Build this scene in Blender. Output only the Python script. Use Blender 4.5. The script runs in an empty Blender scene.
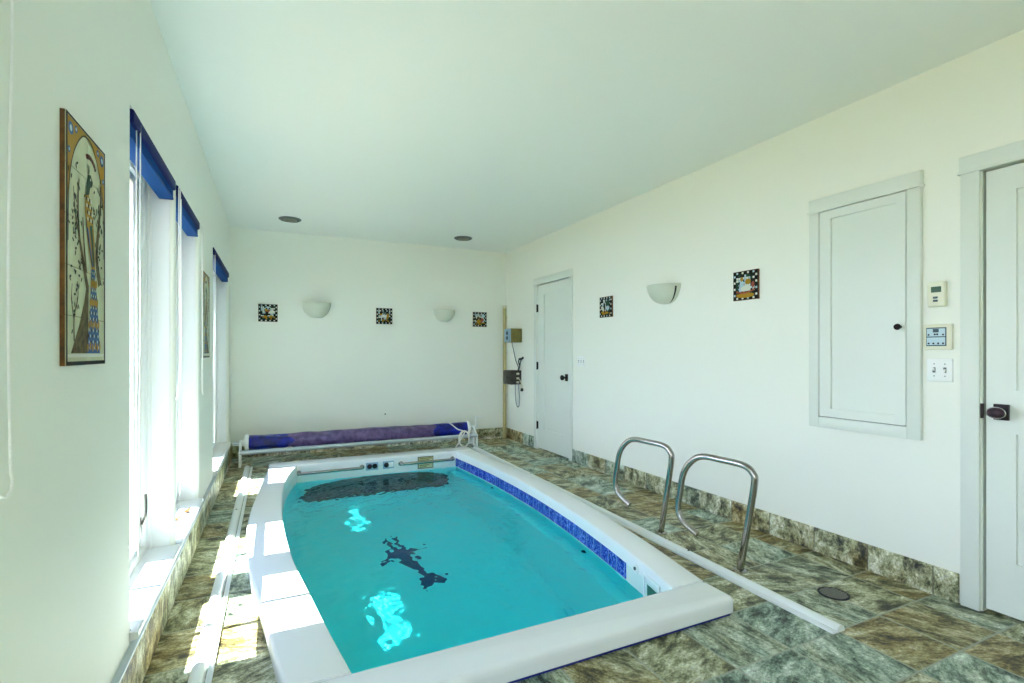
import bpy, bmesh, math, random
from mathutils import Vector, Matrix

random.seed(7)
SC = bpy.context.scene
COL = SC.collection

# ------------------------------------------------------------------ camera, sky, sun, exposure
L, R, B, F, H = -0.458, 2.987, 6.52, -1.75, 2.636      # left / right / back / front walls, ceiling
WL = -0.095                                             # water level
cam_d = bpy.data.cameras.new('camera')
cam_d.sensor_width = 36.0
cam_d.lens = 501.0 / 1024 * 36.0
cam_d.shift_y = (352.5 - 341.5) / 1024
cam_d.clip_start = 0.02
cam = bpy.data.objects.new('camera', cam_d)
COL.objects.link(cam)
cam.location = (0, 0, 1.21)
cam.rotation_euler = (math.radians(90), 0, -math.atan((512 - 274.9) / 501.0))
SC.camera = cam

world = bpy.data.worlds.new('sky')
SC.world = world
world.use_nodes = True
wn = world.node_tree
SKY_LOW = (9.8, 10.5, 13.6)                               # hazy bright horizon
SKY_HIGH = (0.5, 1.2, 4.0)                              # deeper blue overhead
bg = wn.nodes['Background']
_tc = wn.nodes.new('ShaderNodeTexCoord')
_sx = wn.nodes.new('ShaderNodeSeparateXYZ')
_mr = wn.nodes.new('ShaderNodeMapRange')
_mr.interpolation_type = 'SMOOTHSTEP'
_mr.inputs['From Min'].default_value = 0.10
_mr.inputs['From Max'].default_value = 0.50
_mx = wn.nodes.new('ShaderNodeMix')
_mx.data_type = 'RGBA'
_mx.inputs[6].default_value = (*SKY_LOW, 1)
_mx.inputs[7].default_value = (*SKY_HIGH, 1)
wn.links.new(_tc.outputs['Generated'], _sx.inputs[0])
wn.links.new(_sx.outputs['Z'], _mr.inputs['Value'])
wn.links.new(_mr.outputs[0], _mx.inputs[0])
wn.links.new(_mx.outputs[2], bg.inputs['Color'])
bg.inputs['Strength'].default_value = 1.0

SUN_SLOPE = 1.9                                         # drop per metre across the room
sun_d = bpy.data.lights.new('sun', 'SUN')
sun_d.energy = 50.0
sun_d.angle = math.radians(0.25)
sun_d.color = (0.94, 1.0, 0.98)
sun = bpy.data.objects.new('sun', sun_d)
COL.objects.link(sun)
sun.rotation_euler = Vector((1.0, 0.0, -SUN_SLOPE)).to_track_quat('-Z', 'Y').to_euler()

SC.view_settings.view_transform = 'Standard'
SC.view_settings.look = 'None'
SC.view_settings.gamma = 1.0
SC.view_settings.use_curve_mapping = False
SC.view_settings.exposure = -0.16
cy = SC.cycles
cy.use_denoising = True
cy.max_bounces = 14
cy.diffuse_bounces = 8
cy.glossy_bounces = 5
cy.transmission_bounces = 8
cy.transparent_max_bounces = 16
cy.sample_clamp_indirect = 20.0
cy.caustics_reflective = True
cy.caustics_refractive = True
cy.blur_glossy = 0.0


# ------------------------------------------------------------------ helpers
def lin(h):
    h = h.lstrip('#')
    out = []
    for i in (0, 2, 4):
        c = int(h[i:i + 2], 16) / 255
        out.append(c / 12.92 if c <= 0.04045 else ((c + 0.055) / 1.055) ** 2.4)
    return (*out, 1.0)


def mat(name, color, rough=0.5, metal=0.0, bump=None, vary=None, spec=None, coat=0.0):
    m = bpy.data.materials.new(name)
    m.use_nodes = True
    nt = m.node_tree
    p = nt.nodes['Principled BSDF']
    p.inputs['Base Color'].default_value = lin(color) if isinstance(color, str) else color
    p.inputs['Roughness'].default_value = rough
    p.inputs['Metallic'].default_value = metal
    if spec is not None:
        p.inputs['Specular IOR Level'].default_value = spec
    p.inputs['Coat Weight'].default_value = coat
    tc = nt.nodes.new('ShaderNodeTexCoord')
    if vary:
        col2, scale, detail = vary
        n = nt.nodes.new('ShaderNodeTexNoise')
        n.inputs['Scale'].default_value = scale
        n.inputs['Detail'].default_value = detail
        nt.links.new(tc.outputs['Object'], n.inputs['Vector'])
        r = nt.nodes.new('ShaderNodeValToRGB')
        r.color_ramp.elements[0].position = 0.35
        r.color_ramp.elements[1].position = 0.65
        r.color_ramp.elements[0].color = p.inputs['Base Color'].default_value
        r.color_ramp.elements[1].color = lin(col2)
        nt.links.new(n.outputs['Fac'], r.inputs['Fac'])
        nt.links.new(r.outputs['Color'], p.inputs['Base Color'])
    if bump:
        scale, strength, dist = bump
        n = nt.nodes.new('ShaderNodeTexNoise')
        n.inputs['Scale'].default_value = scale
        n.inputs['Detail'].default_value = 4
        nt.links.new(tc.outputs['Object'], n.inputs['Vector'])
        b = nt.nodes.new('ShaderNodeBump')
        b.inputs['Strength'].default_value = strength
        b.inputs['Distance'].default_value = dist
        nt.links.new(n.outputs['Fac'], b.inputs['Height'])
        nt.links.new(b.outputs['Normal'], p.inputs['Normal'])
    return m


class NT:
    """small node-graph helper"""
    def __init__(self, nt):
        self.nt = nt

    def new(self, t, **kw):
        n = self.nt.nodes.new(t)
        for k, v in kw.items():
            setattr(n, k, v)
        return n

    def link(self, a, b):
        self.nt.links.new(a, b)

    def math(self, op, a, b=None, c=None):
        n = self.new('ShaderNodeMath', operation=op)
        for i, v in enumerate((a, b, c)):
            if v is None:
                continue
            if isinstance(v, (int, float)):
                n.inputs[i].default_value = v
            else:
                self.link(v, n.inputs[i])
        return n.outputs[0]

    def ramp(self, fac, stops, interp='LINEAR'):
        n = self.new('ShaderNodeValToRGB')
        cr = n.color_ramp
        cr.interpolation = interp
        while len(cr.elements) < len(stops):
            cr.elements.new(0.5)
        for e, (p, c) in zip(cr.elements, stops):
            e.position = p
            e.color = lin(c) if isinstance(c, str) else (c, c, c, 1)
        self.link(fac, n.inputs['Fac'])
        return n.outputs['Color']

    def mix(self, fac, a, b, blend='MIX'):
        n = self.new('ShaderNodeMix', data_type='RGBA', blend_type=blend)
        if isinstance(fac, (int, float)):
            n.inputs[0].default_value = fac
        else:
            self.link(fac, n.inputs[0])
        for v, i in ((a, 6), (b, 7)):
            if isinstance(v, str):
                n.inputs[i].default_value = lin(v)
            elif isinstance(v, tuple):
                n.inputs[i].default_value = v
            else:
                self.link(v, n.inputs[i])
        return n.outputs[2]

    def noise(self, vec, scale, detail=6, rough=0.6, dist=0.0):
        n = self.new('ShaderNodeTexNoise')
        n.inputs['Scale'].default_value = scale
        n.inputs['Detail'].default_value = detail
        n.inputs['Roughness'].default_value = rough
        n.inputs['Distortion'].default_value = dist
        self.link(vec, n.inputs['Vector'])
        return n.outputs['Fac']


def slate(name, along, u0, pu, v0=None, pv=None, grout=0.005, grout_col='#a9ae9c', warm=0.0):
    """cleft slate tile; along = axis of the first tile direction, second is Y when v0 is given"""
    m = bpy.data.materials.new(name)
    m.use_nodes = True
    g = NT(m.node_tree)
    p = m.node_tree.nodes['Principled BSDF']
    tc = g.new('ShaderNodeTexCoord')
    sep = g.new('ShaderNodeSeparateXYZ')
    g.link(tc.outputs['Object'], sep.inputs[0])
    u = g.math('DIVIDE', g.math('SUBTRACT', sep.outputs[along], u0), pu)
    fu = g.math('FRACT', u)
    edge = g.math('MULTIPLY', g.math('MINIMUM', fu, g.math('SUBTRACT', 1.0, fu)), pu)
    comb = g.new('ShaderNodeCombineXYZ')
    g.link(g.math('FLOOR', u), comb.inputs[0])
    if v0 is not None:
        v = g.math('DIVIDE', g.math('SUBTRACT', sep.outputs[1], v0), pv)
        fv = g.math('FRACT', v)
        ev = g.math('MULTIPLY', g.math('MINIMUM', fv, g.math('SUBTRACT', 1.0, fv)), pv)
        edge = g.math('MINIMUM', edge, ev)
        g.link(g.math('FLOOR', v), comb.inputs[1])
    wn_ = g.new('ShaderNodeTexWhiteNoise', noise_dimensions='3D')
    g.link(comb.outputs[0], wn_.inputs['Vector'])
    off = g.new('ShaderNodeVectorMath', operation='SCALE')
    g.link(wn_.outputs['Color'], off.inputs[0])
    off.inputs['Scale'].default_value = 37.0
    # each tile's cleft runs its own way
    rot = g.new('ShaderNodeVectorRotate', rotation_type='Z_AXIS')
    g.link(tc.outputs['Object'], rot.inputs['Vector'])
    g.link(g.math('MULTIPLY', wn_.outputs['Value'], 6.28), rot.inputs['Angle'])
    add = g.new('ShaderNodeVectorMath', operation='ADD')
    g.link(rot.outputs[0], add.inputs[0])
    g.link(off.outputs[0], add.inputs[1])
    mp = g.new('ShaderNodeMapping')
    mp.inputs['Scale'].default_value = (1.0, 2.1, 1.4)
    g.link(add.outputs[0], mp.inputs['Vector'])
    vec = mp.outputs[0]
    n1 = g.noise(vec, 6.5, 14, 0.78, 0.25)
    n2 = g.noise(tc.outputs['Object'], 75.0, 6, 0.75, 0.2)
    n3 = g.noise(vec, 2.6, 5, 0.55, 0.5)
    base = g.ramp(n1, [(0.385, '#1c1e14'), (0.44, '#5c5d41'), (0.49, '#95966f'), (0.54, '#bfc19d'), (0.62, '#eceedc')])
    blue = g.ramp(n1, [(0.385, '#222e2a'), (0.44, '#66806f'), (0.49, '#93ad9d'), (0.54, '#bccfc1'), (0.62, '#e8f2ea')])
    rust = g.ramp(n1, [(0.385, '#1e170a'), (0.44, '#63511f'), (0.49, '#8f7b40'), (0.55, '#b8a873'), (0.63, '#e0d8b4')])
    tone = g.math('ADD', wn_.outputs['Value'], -warm)
    fb = g.ramp(g.math('ADD', g.math('MULTIPLY', tone, 0.75), g.math('MULTIPLY', n3, 0.6)), [(0.74, 0.0), (0.95, 0.8)])
    fr = g.ramp(g.math('ADD', g.math('MULTIPLY', tone, -0.75), n3), [(-0.0, 0.0), (0.20, 0.0), (0.50, 0.85)])
    c = g.mix(fb, base, blue)
    c = g.mix(fr, c, rust)
    speck = g.ramp(n2, [(0.34, 0.12), (0.44, 0.8), (0.55, 1.0), (0.66, 1.5)])
    c = g.mix(0.9, c, speck, 'MULTIPLY')
    vein = g.new('ShaderNodeTexVoronoi', feature='DISTANCE_TO_EDGE')
    vein.inputs['Scale'].default_value = 3.0
    wob = g.new('ShaderNodeVectorMath', operation='ADD')
    g.link(vec, wob.inputs[0])
    nn = g.new('ShaderNodeTexNoise')
    nn.inputs['Scale'].default_value = 5.0
    nn.inputs['Detail'].default_value = 8
    nn.inputs['Roughness'].default_value = 0.7
    g.link(vec, nn.inputs['Vector'])
    g.link(nn.outputs['Color'], wob.inputs[1])
    g.link(wob.outputs[0], vein.inputs['Vector'])
    vm = g.ramp(vein.outputs['Distance'], [(0.0, 0.15), (0.014, 1.0)])
    c = g.mix(g.ramp(n3, [(0.40, 0.0), (0.55, 0.9)]), c, g.mix(1.0, c, vm, 'MULTIPLY'))
    gm = g.ramp(edge, [(grout * 0.55, 1.0), (grout, 0.0)])
    c = g.mix(gm, c, grout_col)
    g.link(c, p.inputs['Base Color'])
    p.inputs['Roughness'].default_value = 0.46
    p.inputs['Specular IOR Level'].default_value = 0.5
    hgt = g.math('ADD', g.math('MULTIPLY', n1, 1.0), g.math('MULTIPLY', n2, 0.5))
    hgt = g.math('SUBTRACT', hgt, g.math('MULTIPLY', gm, 0.8))
    bp = g.new('ShaderNodeBump')
    bp.inputs['Strength'].default_value = 0.6
    bp.inputs['Distance'].default_value = 0.006
    g.link(hgt, bp.inputs['Height'])
    g.link(bp.outputs['Normal'], p.inputs['Normal'])
    return m


def V(*a):
    return Vector(a)


class MB:
    """collects shapes, then links them as ONE mesh object"""
    def __init__(self):
        self.v, self.f, self.m, self.s = [], [], [], []

    def add(self, verts, faces, m=0, smooth=False):
        o = len(self.v)
        self.v += [tuple(x) for x in verts]
        for f in faces:
            self.f.append([i + o for i in f])
            self.m.append(m)
            self.s.append(smooth)

    def box(self, x0, x1, y0, y1, z0, z1, m=0):
        v = [(x, y, z) for x in (x0, x1) for y in (y0, y1) for z in (z0, z1)]
        self.add(v, [(0, 1, 3, 2), (4, 6, 7, 5), (0, 4, 5, 1), (2, 3, 7, 6), (0, 2, 6, 4), (1, 5, 7, 3)], m)

    def rbox(self, x0, x1, y0, y1, z0, z1, r=0.004, seg=2, m=0):
        bm = bmesh.new()
        bmesh.ops.create_cube(bm, size=1.0)
        for w in bm.verts:
            w.co = Vector(((x0 + x1) / 2 + w.co.x * (x1 - x0), (y0 + y1) / 2 + w.co.y * (y1 - y0), (z0 + z1) / 2 + w.co.z * (z1 - z0)))
        bmesh.ops.bevel(bm, geom=bm.edges[:], offset=r, segments=seg, affect='EDGES', profile=0.5)
        bm.verts.index_update()
        self.add([w.co for w in bm.verts], [[w.index for w in f.verts] for f in bm.faces], m, True)
        bm.free()

    def tube(self, pts, r, seg=10, closed=False, m=0, caps=True):
        pts = [Vector(p) for p in pts]
        n = len(pts)
        rr = r if isinstance(r, (list, tuple)) else [r] * n
        tans = []
        for i in range(n):
            a = pts[(i - 1) % n] if (closed or i > 0) else pts[i]
            b = pts[(i + 1) % n] if (closed or i < n - 1) else pts[i]
            tans.append((b - a).normalized())
        up = Vector((0, 0, 1)) if abs(tans[0].z) < 0.9 else Vector((1, 0, 0))
        nrm = (up - tans[0] * up.dot(tans[0])).normalized()
        rings = []
        for i in range(n):
            t = tans[i]
            nrm = (nrm - t * nrm.dot(t)).normalized()
            bi = t.cross(nrm)
            rings.append([pts[i] + (nrm * math.cos(k * 2 * math.pi / seg) + bi * math.sin(k * 2 * math.pi / seg)) * rr[i] for k in range(seg)])
        vs = [v for ring in rings for v in ring]
        fs = []
        for i in range(n if closed else n - 1):
            j = (i + 1) % n
            for k in range(seg):
                k2 = (k + 1) % seg
                fs.append((i * seg + k, i * seg + k2, j * seg + k2, j * seg + k))
        self.add(vs, fs, m, True)
        if caps and not closed:
            self.add(rings[0], [list(range(seg))[::-1]], m)
            self.add(rings[-1], [list(range(seg))], m)

    def lathe(self, prof, o, axis=(0, 0, 1), seg=24, m=0, smooth=True, sx=1.0, sy=1.0):
        """prof = [(radius, height)...] turned about axis through o"""
        ax = Vector(axis).normalized()
        u = ax.orthogonal().normalized()
        if abs(ax.z) < 0.5:
            u = Vector((0, 0, 1))
        w = ax.cross(u)
        o = Vector(o)
        vs, fs = [], []
        for r, h in prof:
            for k in range(seg):
                a = 2 * math.pi * k / seg
                vs.append(o + ax * h + (u * math.cos(a) * sx + w * math.sin(a) * sy) * r)
        for i in range(len(prof) - 1):
            for k in range(seg):
                k2 = (k + 1) % seg
                fs.append((i * seg + k, i * seg + k2, (i + 1) * seg + k2, (i + 1) * seg + k))
        self.add(vs, fs, m, smooth)
        if prof[0][0] > 1e-6:
            self.add(vs[:seg], [list(range(seg))[::-1]], m)
        if prof[-1][0] > 1e-6:
            self.add(vs[-seg:], [list(range(seg))], m)

    def prism(self, poly, fn, d0, d1, m=0, smooth=False):
        """poly in 2D, fn(u, v, d) -> 3D; a closed solid between d0 and d1"""
        n = len(poly)
        a = [fn(u, v, d0) for u, v in poly]
        b = [fn(u, v, d1) for u, v in poly]
        self.add(a + b, [list(range(n))[::-1], list(range(n, 2 * n))], m)
        self.add(a + b, [(i, (i + 1) % n, n + (i + 1) % n, n + i) for i in range(n)], m, smooth)

    def grid(self, rows, m=0, smooth=True, closed=False):
        nr, nc = len(rows), len(rows[0])
        fs = []
        for i in range(nr - 1):
            for k in range(nc if closed else nc - 1):
                k2 = (k + 1) % nc
                fs.append((i * nc + k, i * nc + k2, (i + 1) * nc + k2, (i + 1) * nc + k))
        self.add([p for r in rows for p in r], fs, m, smooth)

    def build(self, name, mats, parent=None, loc=None, recalc=True, merge=False, angle=None):
        if not isinstance(mats, (list, tuple)):
            mats = [mats]
        if parent is not None:
            base = Vector(parent['_base'])
        elif loc is not None:
            base = Vector(loc)
        else:
            xs, ys, zs = zip(*self.v)
            base = Vector(((min(xs) + max(xs)) / 2, (min(ys) + max(ys)) / 2, min(zs)))
        me = bpy.data.meshes.new(name)
        me.from_pydata([Vector(v) - base for v in self.v], [], self.f)
        for m in mats:
            me.materials.append(m)
        me.polygons.foreach_set('material_index', self.m)
        me.polygons.foreach_set('use_smooth', self.s)
        bm = bmesh.new()
        bm.from_mesh(me)
        if merge:
            bmesh.ops.remove_doubles(bm, verts=bm.verts[:], dist=1e-5)
        if recalc:
            bmesh.ops.recalc_face_normals(bm, faces=bm.faces[:])
        bm.to_mesh(me)
        bm.free()
        me.update()
        if angle:
            me.set_sharp_from_angle(angle=math.radians(angle))
        o = bpy.data.objects.new(name, me)
        COL.objects.link(o)
        o['_base'] = base[:]
        if parent is not None:
            o.parent = parent
        else:
            o.location = base
        return o


def tag(o, label, cat, group=None, kind=None):
    o['label'] = label
    o['category'] = cat
    if group:
        o['group'] = group
    if kind:
        o['kind'] = kind
    return o


def thing(name, label, cat, loc, group=None, kind=None):
    o = bpy.data.objects.new(name, None)
    o.empty_display_size = 0.1
    COL.objects.link(o)
    o.location = loc
    o['_base'] = tuple(loc)
    return tag(o, label, cat, group, kind)


def rounded_rect(x0, x1, y0, y1, r, n=5):
    out = []
    for cx, cy_, a0 in ((x1 - r, y1 - r, 0), (x0 + r, y1 - r, 90), (x0 + r, y0 + r, 180), (x1 - r, y0 + r, 270)):
        for k in range(n + 1):
            a = math.radians(a0 + 90 * k / n)
            out.append((cx + r * math.cos(a), cy_ + r * math.sin(a)))
    return out


def smooth_path(pts, sub=6):
    """Catmull-Rom through points"""
    pts = [Vector(p) for p in pts]
    out = []
    for i in range(len(pts) - 1):
        p0 = pts[max(i - 1, 0)]
        p1, p2 = pts[i], pts[i + 1]
        p3 = pts[min(i + 2, len(pts) - 1)]
        for k in range(sub):
            t = k / sub
            out.append(0.5 * ((2 * p1) + (p2 - p0) * t + (2 * p0 - 5 * p1 + 4 * p2 - p3) * t * t + (-p0 + 3 * p1 - 3 * p2 + p3) * t ** 3))
    out.append(pts[-1])
    return out


def interp(table, x):
    """smooth interpolation of sorted (x, value) pairs"""
    if x <= table[0][0]:
        return table[0][1]
    if x >= table[-1][0]:
        return table[-1][1]
    n = len(table)
    for i in range(n - 1):
        if table[i][0] <= x <= table[i + 1][0]:
            break

    def slope(k):
        if k == 0:
            return (table[1][1] - table[0][1]) / (table[1][0] - table[0][0])
        if k == n - 1:
            return (table[-1][1] - table[-2][1]) / (table[-1][0] - table[-2][0])
        return (table[k + 1][1] - table[k - 1][1]) / (table[k + 1][0] - table[k - 1][0])
    x0, y0 = table[i]
    x1, y1 = table[i + 1]
    h = x1 - x0
    t = (x - x0) / h
    return ((2 * t ** 3 - 3 * t * t + 1) * y0 + (t ** 3 - 2 * t * t + t) * h * slope(i) + (-2 * t ** 3 + 3 * t * t) * y1 + (t ** 3 - t * t) * h * slope(i + 1))


# ------------------------------------------------------------------ materials
M = {}
M['wall'] = mat('wall_paint', '#f0f2e8', 0.55, bump=(160, 0.08, 0.002))
M['ceiling'] = mat('ceiling_paint', '#eef2ee', 0.5, bump=(90, 0.06, 0.002))
M['trim'] = mat('trim_paint', '#e0e6de', 0.32)
M['white'] = mat('white_enamel', '#f2f5f3', 0.3)
M['window_white'] = mat('window_vinyl', '#f8fafb', 0.35)
M['sill'] = mat('sill_tile', '#eceff0', 0.25)
M['coping'] = mat('coping_acrylic', '#f4f6f7', 0.25)
M['fibreglass'] = mat('pool_gelcoat', '#e4efec', 0.25)
M['liner'] = mat('pool_liner', (0.92, 0.985, 0.99, 1), 0.5)
M['bench'] = mat('pool_bench', (0.97, 0.98, 0.98, 1), 0.5)
M['deep_teal'] = mat('intake_mesh', '#05343c', 0.6)
M['gap_shade'] = mat('gap_shade_blue', '#1d2a86', 0.5)
M['steel'] = mat('polished_steel', '#a8a49f', 0.14, 1.0)
M['dark_metal'] = mat('oil_rubbed_bronze', '#241a1c', 0.35, 0.6)
M['knob_purple'] = mat('knob_bronze', '#3c2b36', 0.33, 0.5)
M['black'] = mat('black_plastic', '#15171a', 0.45)
M['grey'] = mat('grey_plastic', '#5c6668', 0.5)
M['blue_lit'] = mat('blind_fabric_lit', '#05458c', 0.7, bump=(60, 0.1, 0.001), spec=0.15)  # blind blue kept lighter, window light on the underside painted in
M['blue_dark'] = mat('blind_headrail_shaded', '#04145a', 0.6, spec=0.15)  # same blind blue, painted darker for the shaded room side
M['cover_blue'] = mat('cover_vinyl_blue', '#1226b4', 0.3, bump=(16, 0.8, 0.03), vary=('#060d55', 10, 6))
M['cover_purple'] = mat('cover_vinyl_faded', '#75608c', 0.42, bump=(20, 0.8, 0.02), vary=('#463869', 18, 9))
M['cream'] = mat('cream_plastic', '#dcd8bd', 0.45)
M['bone'] = mat('bone_plastic', '#e6e6cf', 0.4)
M['lcd'] = mat('display_green', '#3f6650', 0.25)
M['pale_blue'] = mat('keypad_blue', '#b9d3dc', 0.35)
M['navy'] = mat('keypad_navy', '#33505e', 0.4)
M['olive'] = mat('olive_box_paint', '#7c7434', 0.5, vary=('#6b6229', 12, 3))
M['timer_blue'] = mat('timer_face', '#8fb1c6', 0.4)
M['brown'] = mat('brown_box_paint', '#3b332d', 0.5, vary=('#2b2521', 20, 3))
M['pipe'] = mat('beige_conduit', '#b8ad78', 0.45)
M['ceramic'] = mat('sconce_ceramic', '#d0d6c6', 0.45, bump=(40, 0.05, 0.002))
M['cord'] = mat('white_cord', '#f3f3f0', 0.5)
M['grey_cord'] = mat('grey_cord', '#8b9098', 0.5)
M['terracotta'] = mat('terracotta_edge', '#7a4e22', 0.7, vary=('#4f3318', 40, 6))
M['tile_cream'] = mat('glazed_cream', '#cfd2b2', 0.5, spec=0.2, vary=('#bfc3a2', 14, 4), coat=0.0)
M['tile_dark'] = mat('glaze_black', '#12160f', 0.5, spec=0.2)
M['tile_green'] = mat('glaze_green', '#1c4432', 0.5, spec=0.2)
M['tile_gold'] = mat('glaze_gold', '#a87f1c', 0.5, spec=0.2)
M['tile_blue'] = mat('glaze_blue', '#2c5a92', 0.5, spec=0.2)
M['tile_bark'] = mat('glaze_bark', '#33290f', 0.5, vary=('#6a5a30', 60, 4), spec=0.2)
M['tile_red'] = mat('glaze_red', '#8f3f22', 0.35)
M['tile_white'] = mat('glaze_white', '#d3d6c8', 0.3)
M['tile_pale'] = mat('glaze_pale_blue', '#a9c3cc', 0.3)
M['wood'] = mat('reel_grey', '#c8ced2', 0.35)
M['alum'] = mat('reel_aluminium', '#c3ccd4', 0.3, 0.6)
M['rope'] = mat('reel_rope', '#e8e8e2', 0.7)
M['leaf'] = mat('dry_leaf', '#8a5a2a', 0.7)
M['ground_bounce'] = mat('bounce_ground', (0.215, 0.135, 0.035, 1), 0.9, bump=(20, 0.3, 0.01))  # colour fitted to the sun bounce wanted on ceiling and walls
M['drain_grey'] = mat('drain_grate_grey', '#77786c', 0.5)
M['plate_yellow'] = mat('warning_yellow', '#c9c79a', 0.4)
M['skimmer_green'] = mat('skimmer_flap_green', '#2f7a62', 0.5)  # plain green inside the skimmer opening

TP = 0.305
M['floor'] = slate('slate_floor', 0, 2.82 - 12 * TP, TP, 1.363 - 12 * 0.3055, 0.3055)
M['base_y'] = slate('slate_skirting_side', 1, 1.363 - 12 * 0.3055, 0.3055, grout=0.004, grout_col='#4a4d44')
M['base_x'] = slate('slate_skirting_back', 0, 2.82 - 12 * TP, TP, grout=0.004, grout_col='#4a4d44')
M['base_left'] = slate('slate_skirting_left', 1, 1.363 - 12 * 0.3055, 0.3055, grout=0.004, grout_col='#6a6c60', warm=0.15)


def glass_mat():
    m = bpy.data.materials.new('window_glass')
    m.use_nodes = True
    g = NT(m.node_tree)
    nt = m.node_tree
    nt.nodes.remove(nt.nodes['Principled BSDF'])
    out = nt.nodes['Material Output']
    tr = g.new('ShaderNodeBsdfTransparent')
    tr.inputs['Color'].default_value = (0.95, 0.97, 0.96, 1)
    gl = g.new('ShaderNodeBsdfGlossy')
    gl.inputs['Roughness'].default_value = 0.02
    lw = g.new('ShaderNodeLayerWeight')
    lw.inputs['Blend'].default_value = 0.5
    fac = g.math('ADD', 0.04, g.math('MULTIPLY', 0.9, g.math('POWER', lw.outputs['Facing'], 5.0)))
    mx = g.new('ShaderNodeMixShader')
    g.link(fac, mx.inputs[0])
    g.link(tr.outputs[0], mx.inputs[1])
    g.link(gl.outputs[0], mx.inputs[2])
    g.link(mx.outputs[0], out.inputs['Surface'])
    return m


M['glass'] = glass_mat()


def water_mat():
    m = bpy.data.materials.new('pool_water')
    m.use_nodes = True
    g = NT(m.node_tree)
    nt = m.node_tree
    nt.nodes.remove(nt.nodes['Principled BSDF'])
    out = nt.nodes['Material Output']
    rf = g.new('ShaderNodeBsdfRefraction')
    rf.inputs['Color'].default_value = (0.17, 0.955, 1.0, 1)
    rf.inputs['Roughness'].default_value = 0.0
    rf.inputs['IOR'].default_value = 1.33
    gl = g.new('ShaderNodeBsdfGlossy')
    gl.inputs['Roughness'].default_value = 0.08
    fr = g.new('ShaderNodeFresnel')
    fr.inputs['IOR'].default_value = 1.22
    mx = g.new('ShaderNodeMixShader')
    g.link(fr.outputs[0], mx.inputs[0])
    g.link(rf.outputs[0], mx.inputs[1])
    g.link(gl.outputs[0], mx.inputs[2])
    g.link(mx.outputs[0], out.inputs['Surface'])
    return m


M['water'] = water_mat()


def tile_band_mat():
    m = bpy.data.materials.new('cobalt_pool_tile')
    m.use_nodes = True
    g = NT(m.node_tree)
    p = m.node_tree.nodes['Principled BSDF']
    tc = g.new('ShaderNodeTexCoord')
    sep = g.new('ShaderNodeSeparateXYZ')
    g.link(tc.outputs['Object'], sep.inputs[0])
    f = g.math('FRACT', g.math('DIVIDE', sep.outputs[1], 0.098))
    e = g.math('MINIMUM', f, g.math('SUBTRACT', 1.0, f))
    n = g.noise(tc.outputs['Object'], 55, 4, 0.6, 1.5)
    c = g.ramp(n, [(0.40, '#081272'), (0.50, '#1636c0'), (0.60, '#7f9ff4')])
    n2 = g.noise(tc.outputs['Object'], 11, 3, 0.5)
    c = g.mix(g.ramp(n2, [(0.4, 0.0), (0.65, 0.6)]), c, '#1a2a9c')
    c = g.mix(g.ramp(e, [(0.02, 0.8), (0.05, 0.0)]), c, '#7f9ad6')
    g.link(c, p.inputs['Base Color'])
    p.inputs['Roughness'].default_value = 0.2
    return m


M['band'] = tile_band_mat()

# ------------------------------------------------------------------ pool outline
Y0, Y1 = 1.846, 5.46           # inner near / far wall
YN, YF = 1.648, 5.69           # outer near / far edge of the coping
IN_L = [(1.846, .247), (2.218, .192), (2.508, .154), (2.826, .111), (3.078, .083), (3.716, .050), (4.2, .050), (4.7, .072), (5.0, .105), (5.339, .172), (5.46, .200)]
IN_R = [(1.846, 1.725), (2.2, 1.80), (2.6, 1.862), (3.1, 1.918), (3.6, 1.948), (4.0, 1.955), (4.5, 1.945), (5.0, 1.915), (5.46, 1.872)]
OUT_L = [(1.648, .075), (1.949, .014), (2.213, -.022), (2.523, -.064), (2.809, -.106), (3.073, -.134), (3.388, -.156), (3.7, -.166), (4.18, -.152), (4.774, -.108), (5.4, -.066), (5.69, -.048)]
OUT_R = [(1.648, 1.905), (1.846, 1.929), (2.38, 2.020), (3.0, 2.095), (3.6, 2.130), (4.13, 2.141), (4.8, 2.122), (5.3, 2.096), (5.69, 2.07)]


def yrange(a, b, n):
    return [a + (b - a) * i / n for i in range(n + 1)]


# ------------------------------------------------------------------ structure: floor, ceiling, walls
def struct(o, label, cat):
    return tag(o, label, cat, kind='structure')


def make_floor():
    bm = bmesh.new()
    hole = []
    ys = yrange(YN + 0.1, YF - 0.11, 24)
    for y in ys:
        hole.append((0.45 * interp(IN_L, y) + 0.55 * interp(OUT_L, y), y))
    for y in reversed(ys):
        hole.append((0.45 * interp(IN_R, y) + 0.55 * interp(OUT_R, y), y))
    outer = [(L - 0.28, F - 0.2), (R + 0.2, F - 0.2), (R + 0.2, B + 0.2), (L - 0.28, B + 0.2)]
    edges = []
    for loop in (hole, outer):
        vs = [bm.verts.new((x, y, 0)) for x, y in loop]
        for i in range(len(vs)):
            edges.append(bm.edges.new((vs[i], vs[(i + 1) % len(vs)])))
    bmesh.ops.triangle_fill(bm, edges=edges, use_beauty=True)
    for f in bm.faces:
        if f.normal.z < 0:
            f.normal_flip()
    me = bpy.data.meshes.new('floor')
    bm.to_mesh(me)
    bm.free()
    me.materials.append(M['floor'])
    o = bpy.data.objects.new('floor', me)
    COL.objects.link(o)
    o['_base'] = (0, 0, 0)
    return struct(o, 'olive and blue-grey square slate tile floor around the pool', 'floor')


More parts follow.
